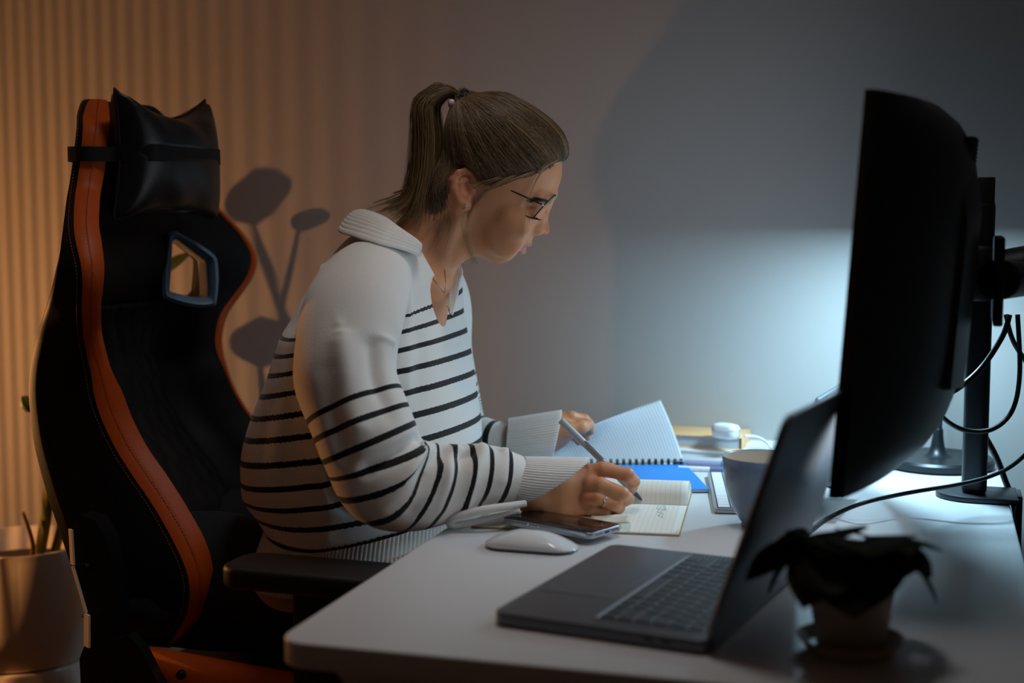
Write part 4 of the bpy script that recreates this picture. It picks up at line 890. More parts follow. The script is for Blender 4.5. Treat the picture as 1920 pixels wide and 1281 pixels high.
# neck and trunk
nk = lambda x, y, Y: P(x, y, Y)
SH = {-1: P(675, 590, 2.005), 1: P(770, 590, 2.265)}
ops += [('u', CH([HP(856, 360), P(829, 418, 2.115), P(790, 468, 2.125), P(750, 530, 2.13)], [0.051, 0.0480, 0.0490, 0.054], 0.02), 0.018),
        ('u', RC(HP(868, 452, 0.0), P(818, 505, 2.105), 0.0205, 0.017), 0.02)]
for sg in (-1, 1):
    ops.append(('u', RC(HP(866, 385, sg * 0.046), P(810, 515, 2.11 + sg * 0.014), 0.0080, 0.0070), 0.014))     # sternomastoid
    ops.append(('u', CH([P(785, 452, 2.12 + sg * 0.022), P(735, 510, 2.12 + sg * 0.058), SH[sg]], [0.026, 0.023, 0.032], 0.02), 0.02))
    ops.append(('u', RC(P(808, 532, 2.11 + sg * 0.012), P(765, 535, 2.12 + sg * 0.062), 0.008, 0.008), 0.012))   # collar bone
ops += [('u', CH([P(745, 545, 2.125), P(710, 650, 2.125), P(675, 800, 2.125), P(640, 960, 2.12), P(610, 1070, 2.11)], [0.060, 0.076, 0.076, 0.085, 0.088], 0.05, [0, 1, 0], 0.86), 0.04),
        ('u', RC(P(813, 540, 2.088), P(790, 660, 2.10), 0.0255, 0.026, [0, 1, 0], 0.8), 0.03)]
# ---------------- arms and hands
def hand(spec): 
    for pts, rad, k in spec: ops.append(('u', CH(pts, rad, 0.004), k))
ELB = {-1: P(700, 905, 1.875), 1: P(825, 825, 2.36)}
WR = {-1: P(990, 921, 1.935), 1: P(1022, 822, 2.262)}
for sg in (-1, 1):
    ops.append(('u', CH([SH[sg], P(664, 735, 1.888) if sg < 0 else (SH[sg] + ELB[sg]) / 2, ELB[sg]], [0.040, 0.036, 0.032], 0.02), 0.04)); ops.append(('u', CH([ELB[sg], ELB[sg] * 0.65 + WR[sg] * 0.35, WR[sg]], [0.032, 0.032, 0.0240], 0.02), 0.02))
R = lambda x, y, Y: P(x, y, Y)
# right hand: palm, edge of the hand, knuckles, fingers closing on the pen
ops += [('u', CH([WR[-1], R(1040, 916, 1.945), R(1098, 905, 1.962)], [0.0250, 0.0270, 0.0235], 0.012, [0, 1, 0.35], 1.35), 0.012),
        ('u', CH([R(1000, 938, 1.935), R(1050, 948, 1.945), R(1094, 952, 1.955)], [0.0180, 0.0175, 0.0140], 0.01), 0.014),
        ('u', CH([R(1040, 894, 1.972), R(1090, 884, 1.985)], [0.0150, 0.0140], 0.01), 0.014)]
fing = [([R(1108, 885, 1.962), R(1130, 880, 1.956), R(1176, 890, 1.952), R(1188, 903, 1.972), R(1187, 915, 1.992)], [0.0120, 0.0098, 0.0096, 0.0088, 0.0066]),
        ([R(1104, 910, 1.946), R(1126, 909, 1.936), R(1166, 926, 1.934), R(1176, 935, 1.955), R(1172, 942, 1.985)], [0.0122, 0.0100, 0.0096, 0.0088, 0.0068]),
        ([R(1100, 934, 1.944), R(1122, 934, 1.933), R(1152, 946, 1.934), R(1160, 952, 1.952), R(1152, 957, 1.980)], [0.0118, 0.0094, 0.0090, 0.0084, 0.0066]),
        ([R(1094, 952, 1.950), R(1110, 955, 1.941), R(1132, 961, 1.942), R(1138, 963, 1.957), R(1128, 964, 1.978)], [0.0108, 0.0086, 0.0080, 0.0076, 0.0060])]
for pts, rad in fing: ops.append(('u', CH(pts, rad, 0.0035), 0.0042))
ops.append(('u', CH([R(1045, 905, 1.985), R(1092, 896, 2.008), R(1138, 880, 2.012), R(1168, 886, 2.008)], [0.0150, 0.0125, 0.0098, 0.0076], 0.004), 0.006))
# left hand: thumb on the page, fingers behind it
ops += [('u', CH([WR[1], R(1044, 808, 2.262), R(1060, 800, 2.265)], [0.0250, 0.0250, 0.0200], 0.01), 0.012),
        ('u', CH([R(1040, 812, 2.245), R(1066, 806, 2.238), R(1090, 801, 2.240), R(1105, 798, 2.252)], [0.0150, 0.0125, 0.0108, 0.0078], 0.004), 0.006)]
for pts, rad in [([R(1048, 786, 2.268), R(1072, 782, 2.262), R(1096, 787, 2.272), R(1106, 794, 2.288)], [0.0110, 0.0092, 0.0086, 0.0066]),
                 ([R(1050, 795, 2.282), R(1082, 790, 2.284), R(1104, 800, 2.292), R(1108, 808, 2.298)], [0.0110, 0.0092, 0.0086, 0.0066]),
                 ([R(1050, 805, 2.292), R(1080, 803, 2.300), R(1098, 812, 2.305), R(1100, 820, 2.305)], [0.0105, 0.0086, 0.0080, 0.0064]),
                 ([R(1048, 815, 2.298), R(1070, 816, 2.308), R(1084, 823, 2.312), R(1085, 829, 2.310)], [0.0098, 0.0078, 0.0070, 0.0058])]: ops.append(('u', CH(pts, rad, 0.0035), 0.0042))
wroot = P(640, 1100, 2.11); wroot = np.array([wroot[0], wroot[1], 0.0])
woman = thing('person', 'woman with glasses and ponytail in a striped sweater writing at the white desk', 'person', tuple(wroot))
bv, bf = surface(ops, 0.0017)
def skin_material():
    m = mat('skin', '#c98f70', 0.46, bump=(900, 0.05), spec=0.4, sss=0.12); nt = m.node_tree; b = nt.nodes['Principled BSDF']; tc = nt.nodes.new('ShaderNodeTexCoord')
    n = nt.nodes.new('ShaderNodeTexNoise'); n.inputs['Scale'].default_value = 34; n.inputs['Detail'].default_value = 5; nt.links.new(tc.outputs['Object'], n.inputs['Vector'])
    def mix(c0, c1, fac):
        x = nt.nodes.new('ShaderNodeMix'); x.data_type = 'RGBA'
        for k, c in ((6, c0), (7, c1)):
            if isinstance(c, str): x.inputs[k].default_value = srgb(c)
            else: nt.links.new(c, x.inputs[k])
        nt.links.new(fac, x.inputs[0]); return x.outputs[2]
    c = mix('#c6855c', '#dba078', n.outputs['Fac'])
    for nm, col in (('flush', '#b8604a'), ('lips', '#b4706a')):
        at = nt.nodes.new('ShaderNodeAttribute'); at.attribute_name = nm; c = mix(c, col, at.outputs['Fac'])
    nt.links.new(c, b.inputs['Base Color']); return m
M_skin = skin_material()
body = mkfast('body', bv, bf, M_skin, woman)
def near_field(pts, r0, r1):
    d = np.full(len(bv), 1e9)
    for q in pts: d = np.minimum(d, ((bv - q) ** 2).sum(1))
    return np.clip((r1 - np.sqrt(d)) / (r1 - r0), 0, 1)
lp_ = []
for sg in (-1, 1): lp_ += arc((992.0, 459.5), (967, 462.4), 0.0225, sg, 30) + arc((981.5, 468.5), (967, 463.6), 0.0215, sg, 30)
a_ = body.data.attributes.new('lips', 'FLOAT', 'POINT'); a_.data.foreach_set('value', (near_field(lp_, 0.0038, 0.0060) * 0.8).astype(np.float32))
fl_ = [HP(x, y, -EY - 0.005) for x in range(852, 888, 5) for y in range(322, 384, 6)]
fv = np.maximum(near_field(fl_, 0.006, 0.013) * 0.55, near_field([HP(1024, 432)], 0.006, 0.016) * 0.45)
fv = np.maximum(fv, near_field([R(*q) for q in ((1130, 880, 1.956), (1176, 890, 1.952), (1166, 926, 1.934), (1152, 946, 1.934), (1187, 912, 1.99), (1104, 886, 1.955), (1102, 912, 1.94), (1098, 935, 1.938), (1105, 798, 2.25), (1096, 787, 2.27))], 0.004, 0.014) * 0.35)
a_ = body.data.attributes.new('flush', 'FLOAT', 'POINT'); a_.data.foreach_set('value', fv.astype(np.float32))
# ---------------- sweater: torso and sleeves as lofted tubes, fused into one knitted garment
KEYS = [  # stripe level, back px, front px, depth of the ring centre, near half depth vector (x, y, z), roundness exponent
 (-3.6, (718, 432), (824, 482), 2.11, (-0.010, -0.074, 0.012), 0.95), (-3.0, (664, 441), (838, 492), 2.11, (-0.018, -0.112, -0.008), 0.95), (-2.2, (627, 463), (843, 499), 2.115, (-0.028, -0.156, -0.046), 0.95), (-1.0, (588, 520), (850, 515), 2.12, (-0.042, -0.188, -0.046), 0.92),
 (0, (572, 566), (856, 530), 2.12, (-0.05, -0.194, -0.035), 0.90), (1, (556, 608), (859, 556), 2.12, (-0.055, -0.202, -0.02), 0.90), (2, (544, 650), (862, 590), 2.12, (-0.055, -0.205, -0.01), 0.90), (3, (531, 690), (868, 625), 2.12, (-0.055, -0.207, -0.004), 0.90),
 (4, (515, 730), (875, 664), 2.12, (-0.055, -0.207, 0), 0.90), (5, (498, 768), (883, 704), 2.12, (-0.055, -0.207, 0), 0.92), (6, (485, 806), (890, 746), 2.12, (-0.055, -0.207, 0), 0.94), (7, (475, 846), (897, 790), 2.12, (-0.055, -0.207, -0.002), 0.96),
 (8, (471, 884), (901, 832), 2.12, (-0.055, -0.207, -0.004), 1.0), (9, (472, 915), (902, 872), 2.12, (-0.055, -0.207, -0.006), 1.06), (10, (488, 938), (900, 910), 2.12, (-0.056, -0.204, -0.010), 1.14), (11, (506, 962), (892, 945), 2.115, (-0.060, -0.202, -0.018), 1.22)]
NT = 120; TH = np.linspace(0, 2 * math.pi, NT, endpoint=False)
def sring(k):
    s_, xb, yb, xf_, yf, Y, vx, vy, vz, e = k; pb = P(xb, yb, Y); pf = P(xf_, yf, Y); c = (pb + pf) / 2; U = (pf - pb) / 2; V = np.array([vx, vy, vz]); L_ = np.linalg.norm(U); U = U * math.sqrt(max(0.2, 1 - (vx / L_) ** 2))
    co, si = np.cos(TH), np.sin(TH); x = np.sign(co) * np.abs(co) ** e; y = np.sign(si) * np.abs(si) ** e; return c + x[:, None] * U + y[:, None] * V
kk = catmull([(a, *b, *c, d, *e, g) for a, b, c, d, e, g in KEYS], 9); tor_s = kk[:, 0]; tor = np.array([sring(k) for k in kk])
def sleeve(pts, n=64, sub=9):
    q = catmull([(*P(x, y, Y), r, s_) for x, y, Y, r, s_ in pts], sub); p = q[:, :3]; t = np.gradient(p, axis=0); t /= np.linalg.norm(t, axis=1)[:, None]; ang = np.linspace(0, 2 * math.pi, n, endpoint=False); rr = []
    w0 = np.array([0, 1.0, 0])
    for i in range(len(p)):
        w = w0 - t[i] * np.dot(w0, t[i]); w /= np.linalg.norm(w); u = np.cross(w, t[i]); rr.append(p[i] + q[i, 3] * (np.cos(ang)[:, None] * u + np.sin(ang)[:, None] * w * 0.95))
    return np.array(rr), q[:, 4]
slR, slR_s = sleeve([(735, 500, 2.05, 0.034, -8), (700, 522, 1.985, 0.058, -7), (668, 575, 1.935, 0.069, -5.4), (652, 640, 1.905, 0.0695, -3.2), (650, 710, 1.885, 0.069, -0.6), (675, 785, 1.870, 0.067, 1.75), (702, 850, 1.864, 0.066, 3.6), (726, 898, 1.868, 0.066, 5.2), (768, 908, 1.880, 0.064, 6.4), (815, 907, 1.892, 0.0575, 7.7), (865, 898, 1.904, 0.0480, 9.0), (915, 894, 1.916, 0.0425, 10.4), (955, 899, 1.926, 0.0365, 11.5), (985, 905, 1.934, 0.0325, 12.4)])
slL, slL_s = sleeve([(790, 500, 2.21, 0.05, -8), (800, 560, 2.28, 0.07, -5), (812, 660, 2.33, 0.066, -1), (835, 765, 2.36, 0.062, 4), (868, 818, 2.345, 0.052, 9.4), (905, 825, 2.315, 0.040, 11.0), (930, 828, 2.295, 0.036, 11.95), (958, 829, 2.28, 0.031, 12.75)])
lofts = [(tor, tor_s, 1.0), (slR, slR_s, 0.0), (slL, slL_s, 0.0)]
tmp = mk('sweater_tmp', join(*[loft(r) for r, s_, w in lofts]), None, woman)
md = tmp.modifiers.new('r', 'REMESH'); md.mode = 'VOXEL'; md.voxel_size = 0.0038; md.adaptivity = 0
ms_ = tmp.modifiers.new('s', 'SMOOTH'); ms_.factor = 0.5; ms_.iterations = 7
bpy.context.view_layer.update(); ev = tmp.evaluated_get(bpy.context.evaluated_depsgraph_get()); em = ev.to_mesh()
SV = np.zeros(len(em.vertices) * 3); em.vertices.foreach_get('co', SV); SV = SV.reshape(-1, 3) + ORG[woman.name]
SN = np.zeros(len(em.vertices) * 3); em.vertices.foreach_get('normal', SN); SN = SN.reshape(-1, 3)
SF = [list(p.vertices) for p in em.polygons]; ev.to_mesh_clear(); tm = tmp.data; bpy.data.objects.remove(tmp, do_unlink=True)
if sum(np.einsum('ij,ij->i', SN, SV - SV.mean(0)) > 0) < len(SV) / 2: SN = -SN
# nearest loft gives every vertex its stripe coordinate
best = np.full(len(SV), 1e9); SS = np.zeros(len(SV)); SW = np.zeros(len(SV), int)
for li, (r, s_, w) in enumerate(lofts):
    v, f = loft(r, False, False); bt = BVHTree.FromPolygons([tuple(q) for q in v], f); n_ = r.shape[1]; mid = (r + np.roll(r, -1, 1)) / 2
    for i, q in enumerate(SV):
        h = bt.find_nearest(q, 0.05)
        if h[0] is None or h[3] >= best[i]: continue
        a, b = divmod(h[2], n_); m0 = mid[a, b]; m1 = mid[a + 1, b]; d = m1 - m0; t = min(1, max(0, np.dot(np.array(h[0]) - m0, d) / (d @ d))); best[i] = h[3]; SS[i] = s_[a] * (1 - t) + s_[a + 1] * t; SW[i] = li
# the forearm sleeve is twisted: its stripes lean
axis_ = slR.mean(1); fa_ = (SW == 1) & (SS > 3.0)
for i in np.nonzero(fa_)[0]:
    j = int(np.argmin(np.abs(slR_s - SS[i]))); k_ = np.interp(SS[i], [3.0, 5.5, 8.0, 10.0, 11.2], [0.0, 0.34, 0.50, 0.25, 0.0]); SS[i] -= (SV[i, 2] - axis_[j, 2]) * k_ / 0.028
# folds: ridges (+) and furrows (-) along lines, and soft unevenness
def seg_dist(p, line):
    d = np.full(len(p), 1e9)
    for a, b in zip(line[:-1], line[1:]):
        ab = b - a; t = np.clip((p - a) @ ab / (ab @ ab), 0, 1); d = np.minimum(d, np.linalg.norm(p - a - t[:, None] * ab, axis=1))
    return d
FOLDS = [  # amplitude (m), width (m), pixel line with depth
 (0.0035, 0.006, [(607, 478, 2.02), (612, 525, 1.92), (636, 610, 1.85)]), (-0.004, 0.012, [(590, 520, 2.0), (585, 600, 1.93), (560, 690, 1.90)]),
 (-0.008, 0.014, [(738, 545, 1.99), (734, 600, 1.96), (742, 660, 1.95), (768, 740, 1.95)]), (0.004, 0.012, [(700, 470, 1.96), (720, 540, 1.93), (728, 610, 1.90)]),
 (0.0022, 0.004, [(555, 690, 1.95), (620, 632, 1.85), (690, 622, 1.84), (738, 642, 1.88)]),
 (0.007, 0.015, [(640, 640, 1.83), (655, 740, 1.80), (672, 800, 1.80)]), (-0.006, 0.013, [(620, 700, 1.84), (632, 790, 1.82), (650, 850, 1.81)]), (-0.006, 0.014, [(700, 650, 1.84), (706, 720, 1.83), (720, 780, 1.83)]),
 (-0.009, 0.011, [(792, 822, 1.86), (745, 850, 1.81), (690, 880, 1.80)]), (0.007, 0.012, [(810, 826, 1.86), (770, 880, 1.82), (720, 945, 1.82)]), (-0.007, 0.011, [(835, 838, 1.87), (805, 880, 1.83), (770, 950, 1.83)]),
 (0.008, 0.010, [(858, 836, 1.88), (838, 880, 1.85), (820, 945, 1.85)]), (-0.008, 0.010, [(878, 846, 1.88), (850, 865, 1.87), (822, 882, 1.86)]), (0.006, 0.010, [(905, 846, 1.90), (885, 890, 1.87), (870, 945, 1.87)]), (-0.005, 0.010, [(922, 852, 1.91), (912, 890, 1.89), (905, 935, 1.89)]), (0.005, 0.008, [(945, 852, 1.91), (938, 900, 1.89)]),
 (-0.006, 0.014, [(560, 700, 1.99), (590, 780, 1.94), (620, 880, 1.92), (660, 950, 1.92)]), (0.006, 0.014, [(600, 860, 1.92), (612, 940, 1.90), (608, 1015, 1.90)]), (-0.006, 0.012, [(625, 880, 1.92), (634, 950, 1.90), (640, 1010, 1.90)]),
 (0.010, 0.016, [(468, 925, 2.10), (500, 925, 2.02), (560, 945, 1.94)]), (-0.009, 0.012, [(462, 945, 2.10), (500, 945, 2.02), (560, 965, 1.94)]), (-0.008, 0.02, [(470, 800, 2.08), (540, 800, 1.99), (590, 785, 1.95)]),
 (-0.005, 0.016, [(800, 640, 2.0), (805, 740, 1.98), (815, 830, 1.96)]), (0.004, 0.012, [(850, 720, 2.02), (848, 800, 2.0), (850, 850, 2.0)]), (-0.006, 0.012, [(872, 640, 2.05), (880, 720, 2.04), (886, 820, 2.03)]), (-0.004, 0.008, [(838, 745, 2.0), (836, 830, 2.0)]),
 (0.004, 0.010, [(760, 560, 2.0), (780, 640, 1.98), (770, 720, 1.97)])]
disp = np.zeros(len(SV))
for amp, wd_, ln in FOLDS:
    ln_ = catmull([P(*q) for q in ln], 4); disp += 1.4 * amp * np.exp(-(seg_dist(SV, ln_) / wd_) ** 2)
q = SV * 21; disp += 0.0016 * np.sin(q[:, 0] * 1.3 + 2.1 * np.sin(q[:, 2] * 0.8)) * np.sin(q[:, 2] * 1.1 + 1.7 * np.sin(q[:, 1]))
SV = SV + SN * disp[:, None]
# neck opening: cut the top and the front slit away
px = PIX(SV); cx = np.array([np.mean([SV[i] for i in f], 0) for f in SF]); cp = PIX(cx); fw = SW[[f[0] for f in SF]]; fs = SS[[f[0] for f in SF]]
slit = np.array([(745, 425), (792, 474), (816, 518), (833, 560), (845, 596), (851, 578), (848, 545), (842, 500), (836, 480), (820, 440)], float)
sd_ = poly_sdf(slit, cp[:, 0], cp[:, 1])
keep = ~((fw == 0) & ((sd_ < 0) & (cx[:, 1] < 2.125) & (fs < 2.6) | (fs < -3.57)))
SF = [f for f, k in zip(SF, keep) if k]
# straighten the cut edge along the slit outline
ec_ = {}
for f in SF:
    for a, b in zip(f, f[1:] + f[:1]): ec_[(min(a, b), max(a, b))] = ec_.get((min(a, b), max(a, b)), 0) + 1
bd_ = np.array(sorted({v for e, n in ec_.items() if n == 1 for v in e})); bp = PIX(SV[bd_]); sl_pts = catmull(slit, 1, True); dense = np.concatenate([np.linspace(sl_pts[i], sl_pts[(i + 1) % len(sl_pts)], 30) for i in range(len(sl_pts))])
for v, p in zip(bd_, bp):
    d = np.hypot(*(dense - p).T); j = int(d.argmin())
    if d[j] < 9 and SV[v][1] < 2.14: SV[v] = P(dense[j][0], dense[j][1], SV[v][1])
us = np.zeros(len(SV), bool); us[np.unique(np.concatenate([np.array(f) for f in SF]))] = True; rm = np.cumsum(us) - 1; SF = [[int(rm[i]) for i in f] for f in SF]; SV = SV[us]; SS = SS[us]; SW = SW[us]
def knit_material(name, white, black, rows_=11.0):
    m = bpy.data.materials.new(name); m.use_nodes = True; nt = m.node_tree; b = nt.nodes['Principled BSDF']; b.inputs['Roughness'].default_value = 0.85; b.inputs['Specular IOR Level'].default_value = 0.2; b.inputs['Sheen Weight'].default_value = 0.25; b.inputs['Sheen Roughness'].default_value = 0.5
    N = lambda op, a, bb=None: (lambda n: (setattr(n, 'operation', op), [nt.links.new(x, n.inputs[i]) if hasattr(x, 'node') else setattr(n.inputs[i], 'default_value', x) for i, x in enumerate((a, bb)) if x is not None], n.outputs[0])[2])(nt.nodes.new('ShaderNodeMath'))
    at = nt.nodes.new('ShaderNodeAttribute'); at.attribute_name = 'stripe'; s_ = at.outputs['Fac']; tc = nt.nodes.new('ShaderNodeTexCoord')
    nz = nt.nodes.new('ShaderNodeTexNoise'); nz.inputs['Scale'].default_value = 950; nt.links.new(tc.outputs['Object'], nz.inputs['Vector'])
    j = N('MULTIPLY', N('SUBTRACT', nz.outputs['Fac'], 0.5), 0.07); sj = N('ADD', s_, j)
    fr_ = N('FRACT', N('ADD', sj, 0.13)); st_ = N('MULTIPLY', N('LESS_THAN', fr_, 0.26), N('GREATER_THAN', s_, 0.6))
    mx_ = nt.nodes.new('ShaderNodeMix'); mx_.data_type = 'RGBA'; mx_.inputs[6].default_value = srgb(white); mx_.inputs[7].default_value = srgb(black); nt.links.new(st_, mx_.inputs[0]); nt.links.new(mx_.outputs[2], b.inputs['Base Color'])
    row = N('SINE', N('MULTIPLY', s_, 2 * math.pi * rows_)); n2 = nt.nodes.new('ShaderNodeTexNoise'); n2.inputs['Scale'].default_value = 700; nt.links.new(tc.outputs['Object'], n2.inputs['Vector'])
    hgt = N('ADD', N('MULTIPLY', row, 0.06), n2.outputs['Fac']); bp = nt.nodes.new('ShaderNodeBump'); bp.inputs['Strength'].default_value = 0.35; bp.inputs['Distance'].default_value = 0.0012; nt.links.new(hgt, bp.inputs['Height']); nt.links.new(bp.outputs[0], b.inputs['Normal']); return m
M_knit = knit_material('striped_knit', '#e6e2dd', '#0e0d10')
sweater = mk('sweater', (SV, SF), M_knit, woman); at = sweater.data.attributes.new('stripe', 'FLOAT', 'POINT'); at.data.foreach_set('value', SS.astype(np.float32))
so_ = sweater.modifiers.new('thick', 'SOLIDIFY'); so_.thickness = 0.0028; so_.offset = -1
# ribbed hem, cuffs and collar
M_rib = mat('ribbed_knit', '#e2ded9', 0.85, bump=(800, 0.2), spec=0.2, sheen=0.25)
def ribs(R_, n_rib, amp, ax_shift=0.0):
    R_ = np.asarray(R_); c = R_.mean(1, keepdims=True); d = R_ - c; d /= np.linalg.norm(d, axis=2, keepdims=True); n = R_.shape[1]; ph = np.linspace(0, 2 * math.pi * n_rib, n, endpoint=False)[None, :] + ax_shift * np.arange(len(R_))[:, None]
    return R_ + d * (amp * np.abs(np.sin(ph / 2)) ** 0.7)[..., None]
NT = 720; TH = np.linspace(0, 2 * math.pi, NT, endpoint=False)
hk = [(11.02, 505, 963, 892, 946, 2.115, -0.060, -0.201, -0.018, 1.22), (11.4, 498, 985, 893, 965, 2.115, -0.062, -0.202, -0.02, 1.2), (11.9, 487, 1010, 894, 984, 2.112, -0.064, -0.203, -0.025, 1.15), (12.3, 475, 1027, 895, 1000, 2.11, -0.064, -0.203, -0.03, 1.1), (12.5, 481, 1033, 894, 1006, 2.11, -0.064, -0.196, -0.03, 1.1), (12.6, 487, 1031, 890, 1004, 2.11, -0.064, -0.190, -0.03, 1.1)]
hk = catmull(hk, 4); mk('hem', loft(ribs([sring(k) for k in hk], 180, 0.0022), False, False), M_rib, sweater)
def cuff(c0, u0, c1, u1, v0, v1, n=400, nr=60, m=14, lip=True):
    ang = np.linspace(0, 2 * math.pi, n, endpoint=False); rr = []
    for t in np.linspace(0, 1, m):
        c = c0 * (1 - t) + c1 * t; u = u0 * (1 - t) + u1 * t; v = v0 * (1 - t) + v1 * t; rr.append(c + np.cos(ang)[:, None] * u + np.sin(ang)[:, None] * v * (1 + 0.12 * math.sin(3 * t)))
    out = ribs(rr, nr, 0.0018); c = out[-1].mean(0); inner = [c + (out[-1] - c) * 0.985 + (c1 - c0) * 0.012, c + (out[-1] - c) * 0.94, out[-4].mean(0) + (out[-4] - out[-4].mean(0)) * 0.88]
    return loft(list(out) + inner, False, False)
cR0 = P(972, 903, 1.929); cR1 = P(1037, 904, 1.945)
mk('cuff', cuff(cR0, P(974, 859, 1.929) - cR0, cR1, P(1104, 861, 1.945) - cR1, np.array([0, 0.034, 0]), np.array([0.004, 0.036, 0.004])), M_rib, sweater)
cL0 = P(949, 831, 2.284); cL1 = P(1041, 820, 2.262)
mk('cuff', cuff(cL0, P(953, 787, 2.284) - cL0, cL1, P(1052, 771, 2.262) - cL1, np.array([0, 0.039, 0]), np.array([0, 0.040, 0])), M_rib, sweater)
# loose rolled edge of the right cuff sagging on the desk
roll = [P(985, 944, 1.885), P(950, 950, 1.872), P(905, 957, 1.862), P(868, 966, 1.86), P(847, 975, 1.862), P(846, 984, 1.872), P(868, 983, 1.88), P(920, 972, 1.89), P(975, 958, 1.90)]
mk('cuff_fold', tube(roll, [0.0045, 0.0055, 0.0058, 0.0058, 0.0055, 0.0055, 0.005, 0.0045, 0.004], 14, 7), M_rib, sweater)
# collar: strip from the neck line (inner) to the turned edge (outer); ribs run along it
def strip(inner, outer, n_rib, amp, bulge, name, rows_=48):
    a = catmull([P(*q) for q in inner], 10); b = catmull([P(*q) for q in outer], 10); G = []
    for t in np.linspace(0, 1, rows_):
        base = a * (1 - t) + b * t; d = b - a; n = np.cross(np.gradient(a, axis=0), d); n /= np.linalg.norm(n, axis=1)[:, None] + 1e-9; n *= np.where(n[:, 1] > 0, -1, 1)[:, None] if name != 'far' else 1
        G.append(base + UP * bulge * math.sin(math.pi * t) * 0.8 + n * (bulge * math.sin(math.pi * t) * 0.6 + amp * abs(math.sin(math.pi * n_rib * t))))
    return sheet(np.array(G), 0.003)
inner = [(788, 479, 2.014), (779, 464, 2.036), (762, 446, 2.048), (744, 428, 2.062), (722, 411, 2.09), (700, 401, 2.13), (705, 403, 2.19)]
outer = [(786, 481, 2.010), (766, 473, 1.985), (738, 465, 1.962), (700, 456, 1.950), (662, 444, 1.985), (636, 434, 2.06), (655, 416, 2.19)]
mk('collar', strip(inner, outer, 12, 0.0024, 0.010, 'near', 96), M_rib, sweater)
inner = [(845, 588, 2.045), (842, 548, 2.075), (839, 512, 2.11), (838, 484, 2.135), (820, 462, 2.17), (775, 428, 2.21)]
outer = [(848, 590, 2.045), (857, 556, 2.070), (862, 528, 2.10), (866, 503, 2.125), (845, 476, 2.20), (785, 434, 2.27)]
mk('collar', strip(inner, outer, 9, 0.0012, 0.006, 'far'), M_rib, sweater)
# light shirt tail below the hem and dark jeans
NT = 160; TH = np.linspace(0, 2 * math.pi, NT, endpoint=False)
hk = catmull([(0, 505, 1000, 880, 980, 2.11, -0.05, -0.185, -0.02, 1.05), (0, 492, 1015, 880, 1010, 2.11, -0.06, -0.190, -0.025, 1.05), (0, 488, 1034, 880, 1026, 2.11, -0.065, -0.192, -0.030, 1.05), (0, 505, 1052, 880, 1040, 2.11, -0.07, -0.186, -0.032, 1.05)], 5)
mk('shirt_tail', loft([sring(k) for k in hk], True, True), mat('beige_cotton', '#b99a80', 0.85, bump=(500, 0.1)), woman)
M_jean = mat('dark_denim', '#15181f', 0.8, bump=(600, 0.2), var=(80, 0.15))
jn = []
for l in (-0.095, 0.095):
    jn.append(tube([ch(0.02, l, 0.60), ch(0.12, l, 0.605), ch(0.28, l * 1.15, 0.60), ch(0.44, l * 1.25, 0.585), ch(0.53, l * 1.3, 0.55), ch(0.55, l * 1.3, 0.48), ch(0.53, l * 1.3, 0.30), ch(0.50, l * 1.3, 0.10)], [0.10, 0.105, 0.088, 0.075, 0.066, 0.062, 0.056, 0.05], 20, 6))
v, f = lathe([(0.0, 0), (0.13, 0.0), (0.16, 0.03), (0.165, 0.09), (0.15, 0.17), (0.0, 0.18)], 30); v = np.array([ch(0.06 + a * 0.85, b * 1.36, 0.53 + c * 0.62) for a, b, c in v]); jn.append((v, f))
mk('jeans', join(*jn), M_jean, woman)
for l in (-0.125, 0.125):
    sh = [[ch(0.42 + 0.245 * t, l + w * (0.042 - 0.012 * abs(t - 0.6)) * (math.sin(math.pi * (0.08 + 0.86 * t)) ** 0.35), z * (0.085 - 0.05 * t) + 0.013) for w, z in ((-1, 0.0), (-0.9, 0.7), (0, 1), (0.9, 0.7), (1, 0.0))] for t in np.linspace(0, 1, 12)]
    mk('shoe', loft(sh), mat('shoe_black', '#17171a', 0.6), woman, auto=60)
# ---------------- hair
HO = [(1055, 307), (1062, 302), (1066, 278), (1061, 256), (1050, 238), (1028, 219), (1003, 202), (981, 188.5), (960, 176), (941, 171.5), (912, 174), (888, 177), (866, 184), (848, 200), (836, 228), (831, 265), (831, 305), (836, 345), (846, 380), (862, 405), (880, 430), (900, 440), (960, 430), (1010, 380), (1040, 350), (1050, 325)]
ho_sdf = gridsdf(outline(HO))
REG = [(1080, 307), (1058, 304), (1046, 306), (1030, 313), (1010, 322), (985, 331), (958, 337), (935, 345), (915, 348), (902, 343), (893, 330), (884, 320), (873, 314), (861, 317), (850, 328), (846, 345), (850, 366), (852, 390), (846, 415), (830, 430), (800, 400), (790, 200), (860, 140), (1000, 140), (1100, 220)]
rg_poly = np.array([[HP(x, y)[0], HP(x, y)[2]] for x, y in catmull(REG, 3, True)])
def region(p): return poly_sdf(rg_poly, p[:, 0], p[:, 2])
hl = np.array([HP(831, 300)[0] - 0.02, HY - 0.10, HP(900, 445)[2] - 0.02]); hh_ = np.array([HP(1069, 300)[0] + 0.02, HY + 0.10, HP(900, 171)[2] + 0.02])
hops = [('u', FN(inflate(ho_sdf, 0.0075), hl, hh_), 0.004), ('i', FN(region, hl - 1, hh_ + 1), 0.004)]
hv, hf = surface(hops, 0.0026)
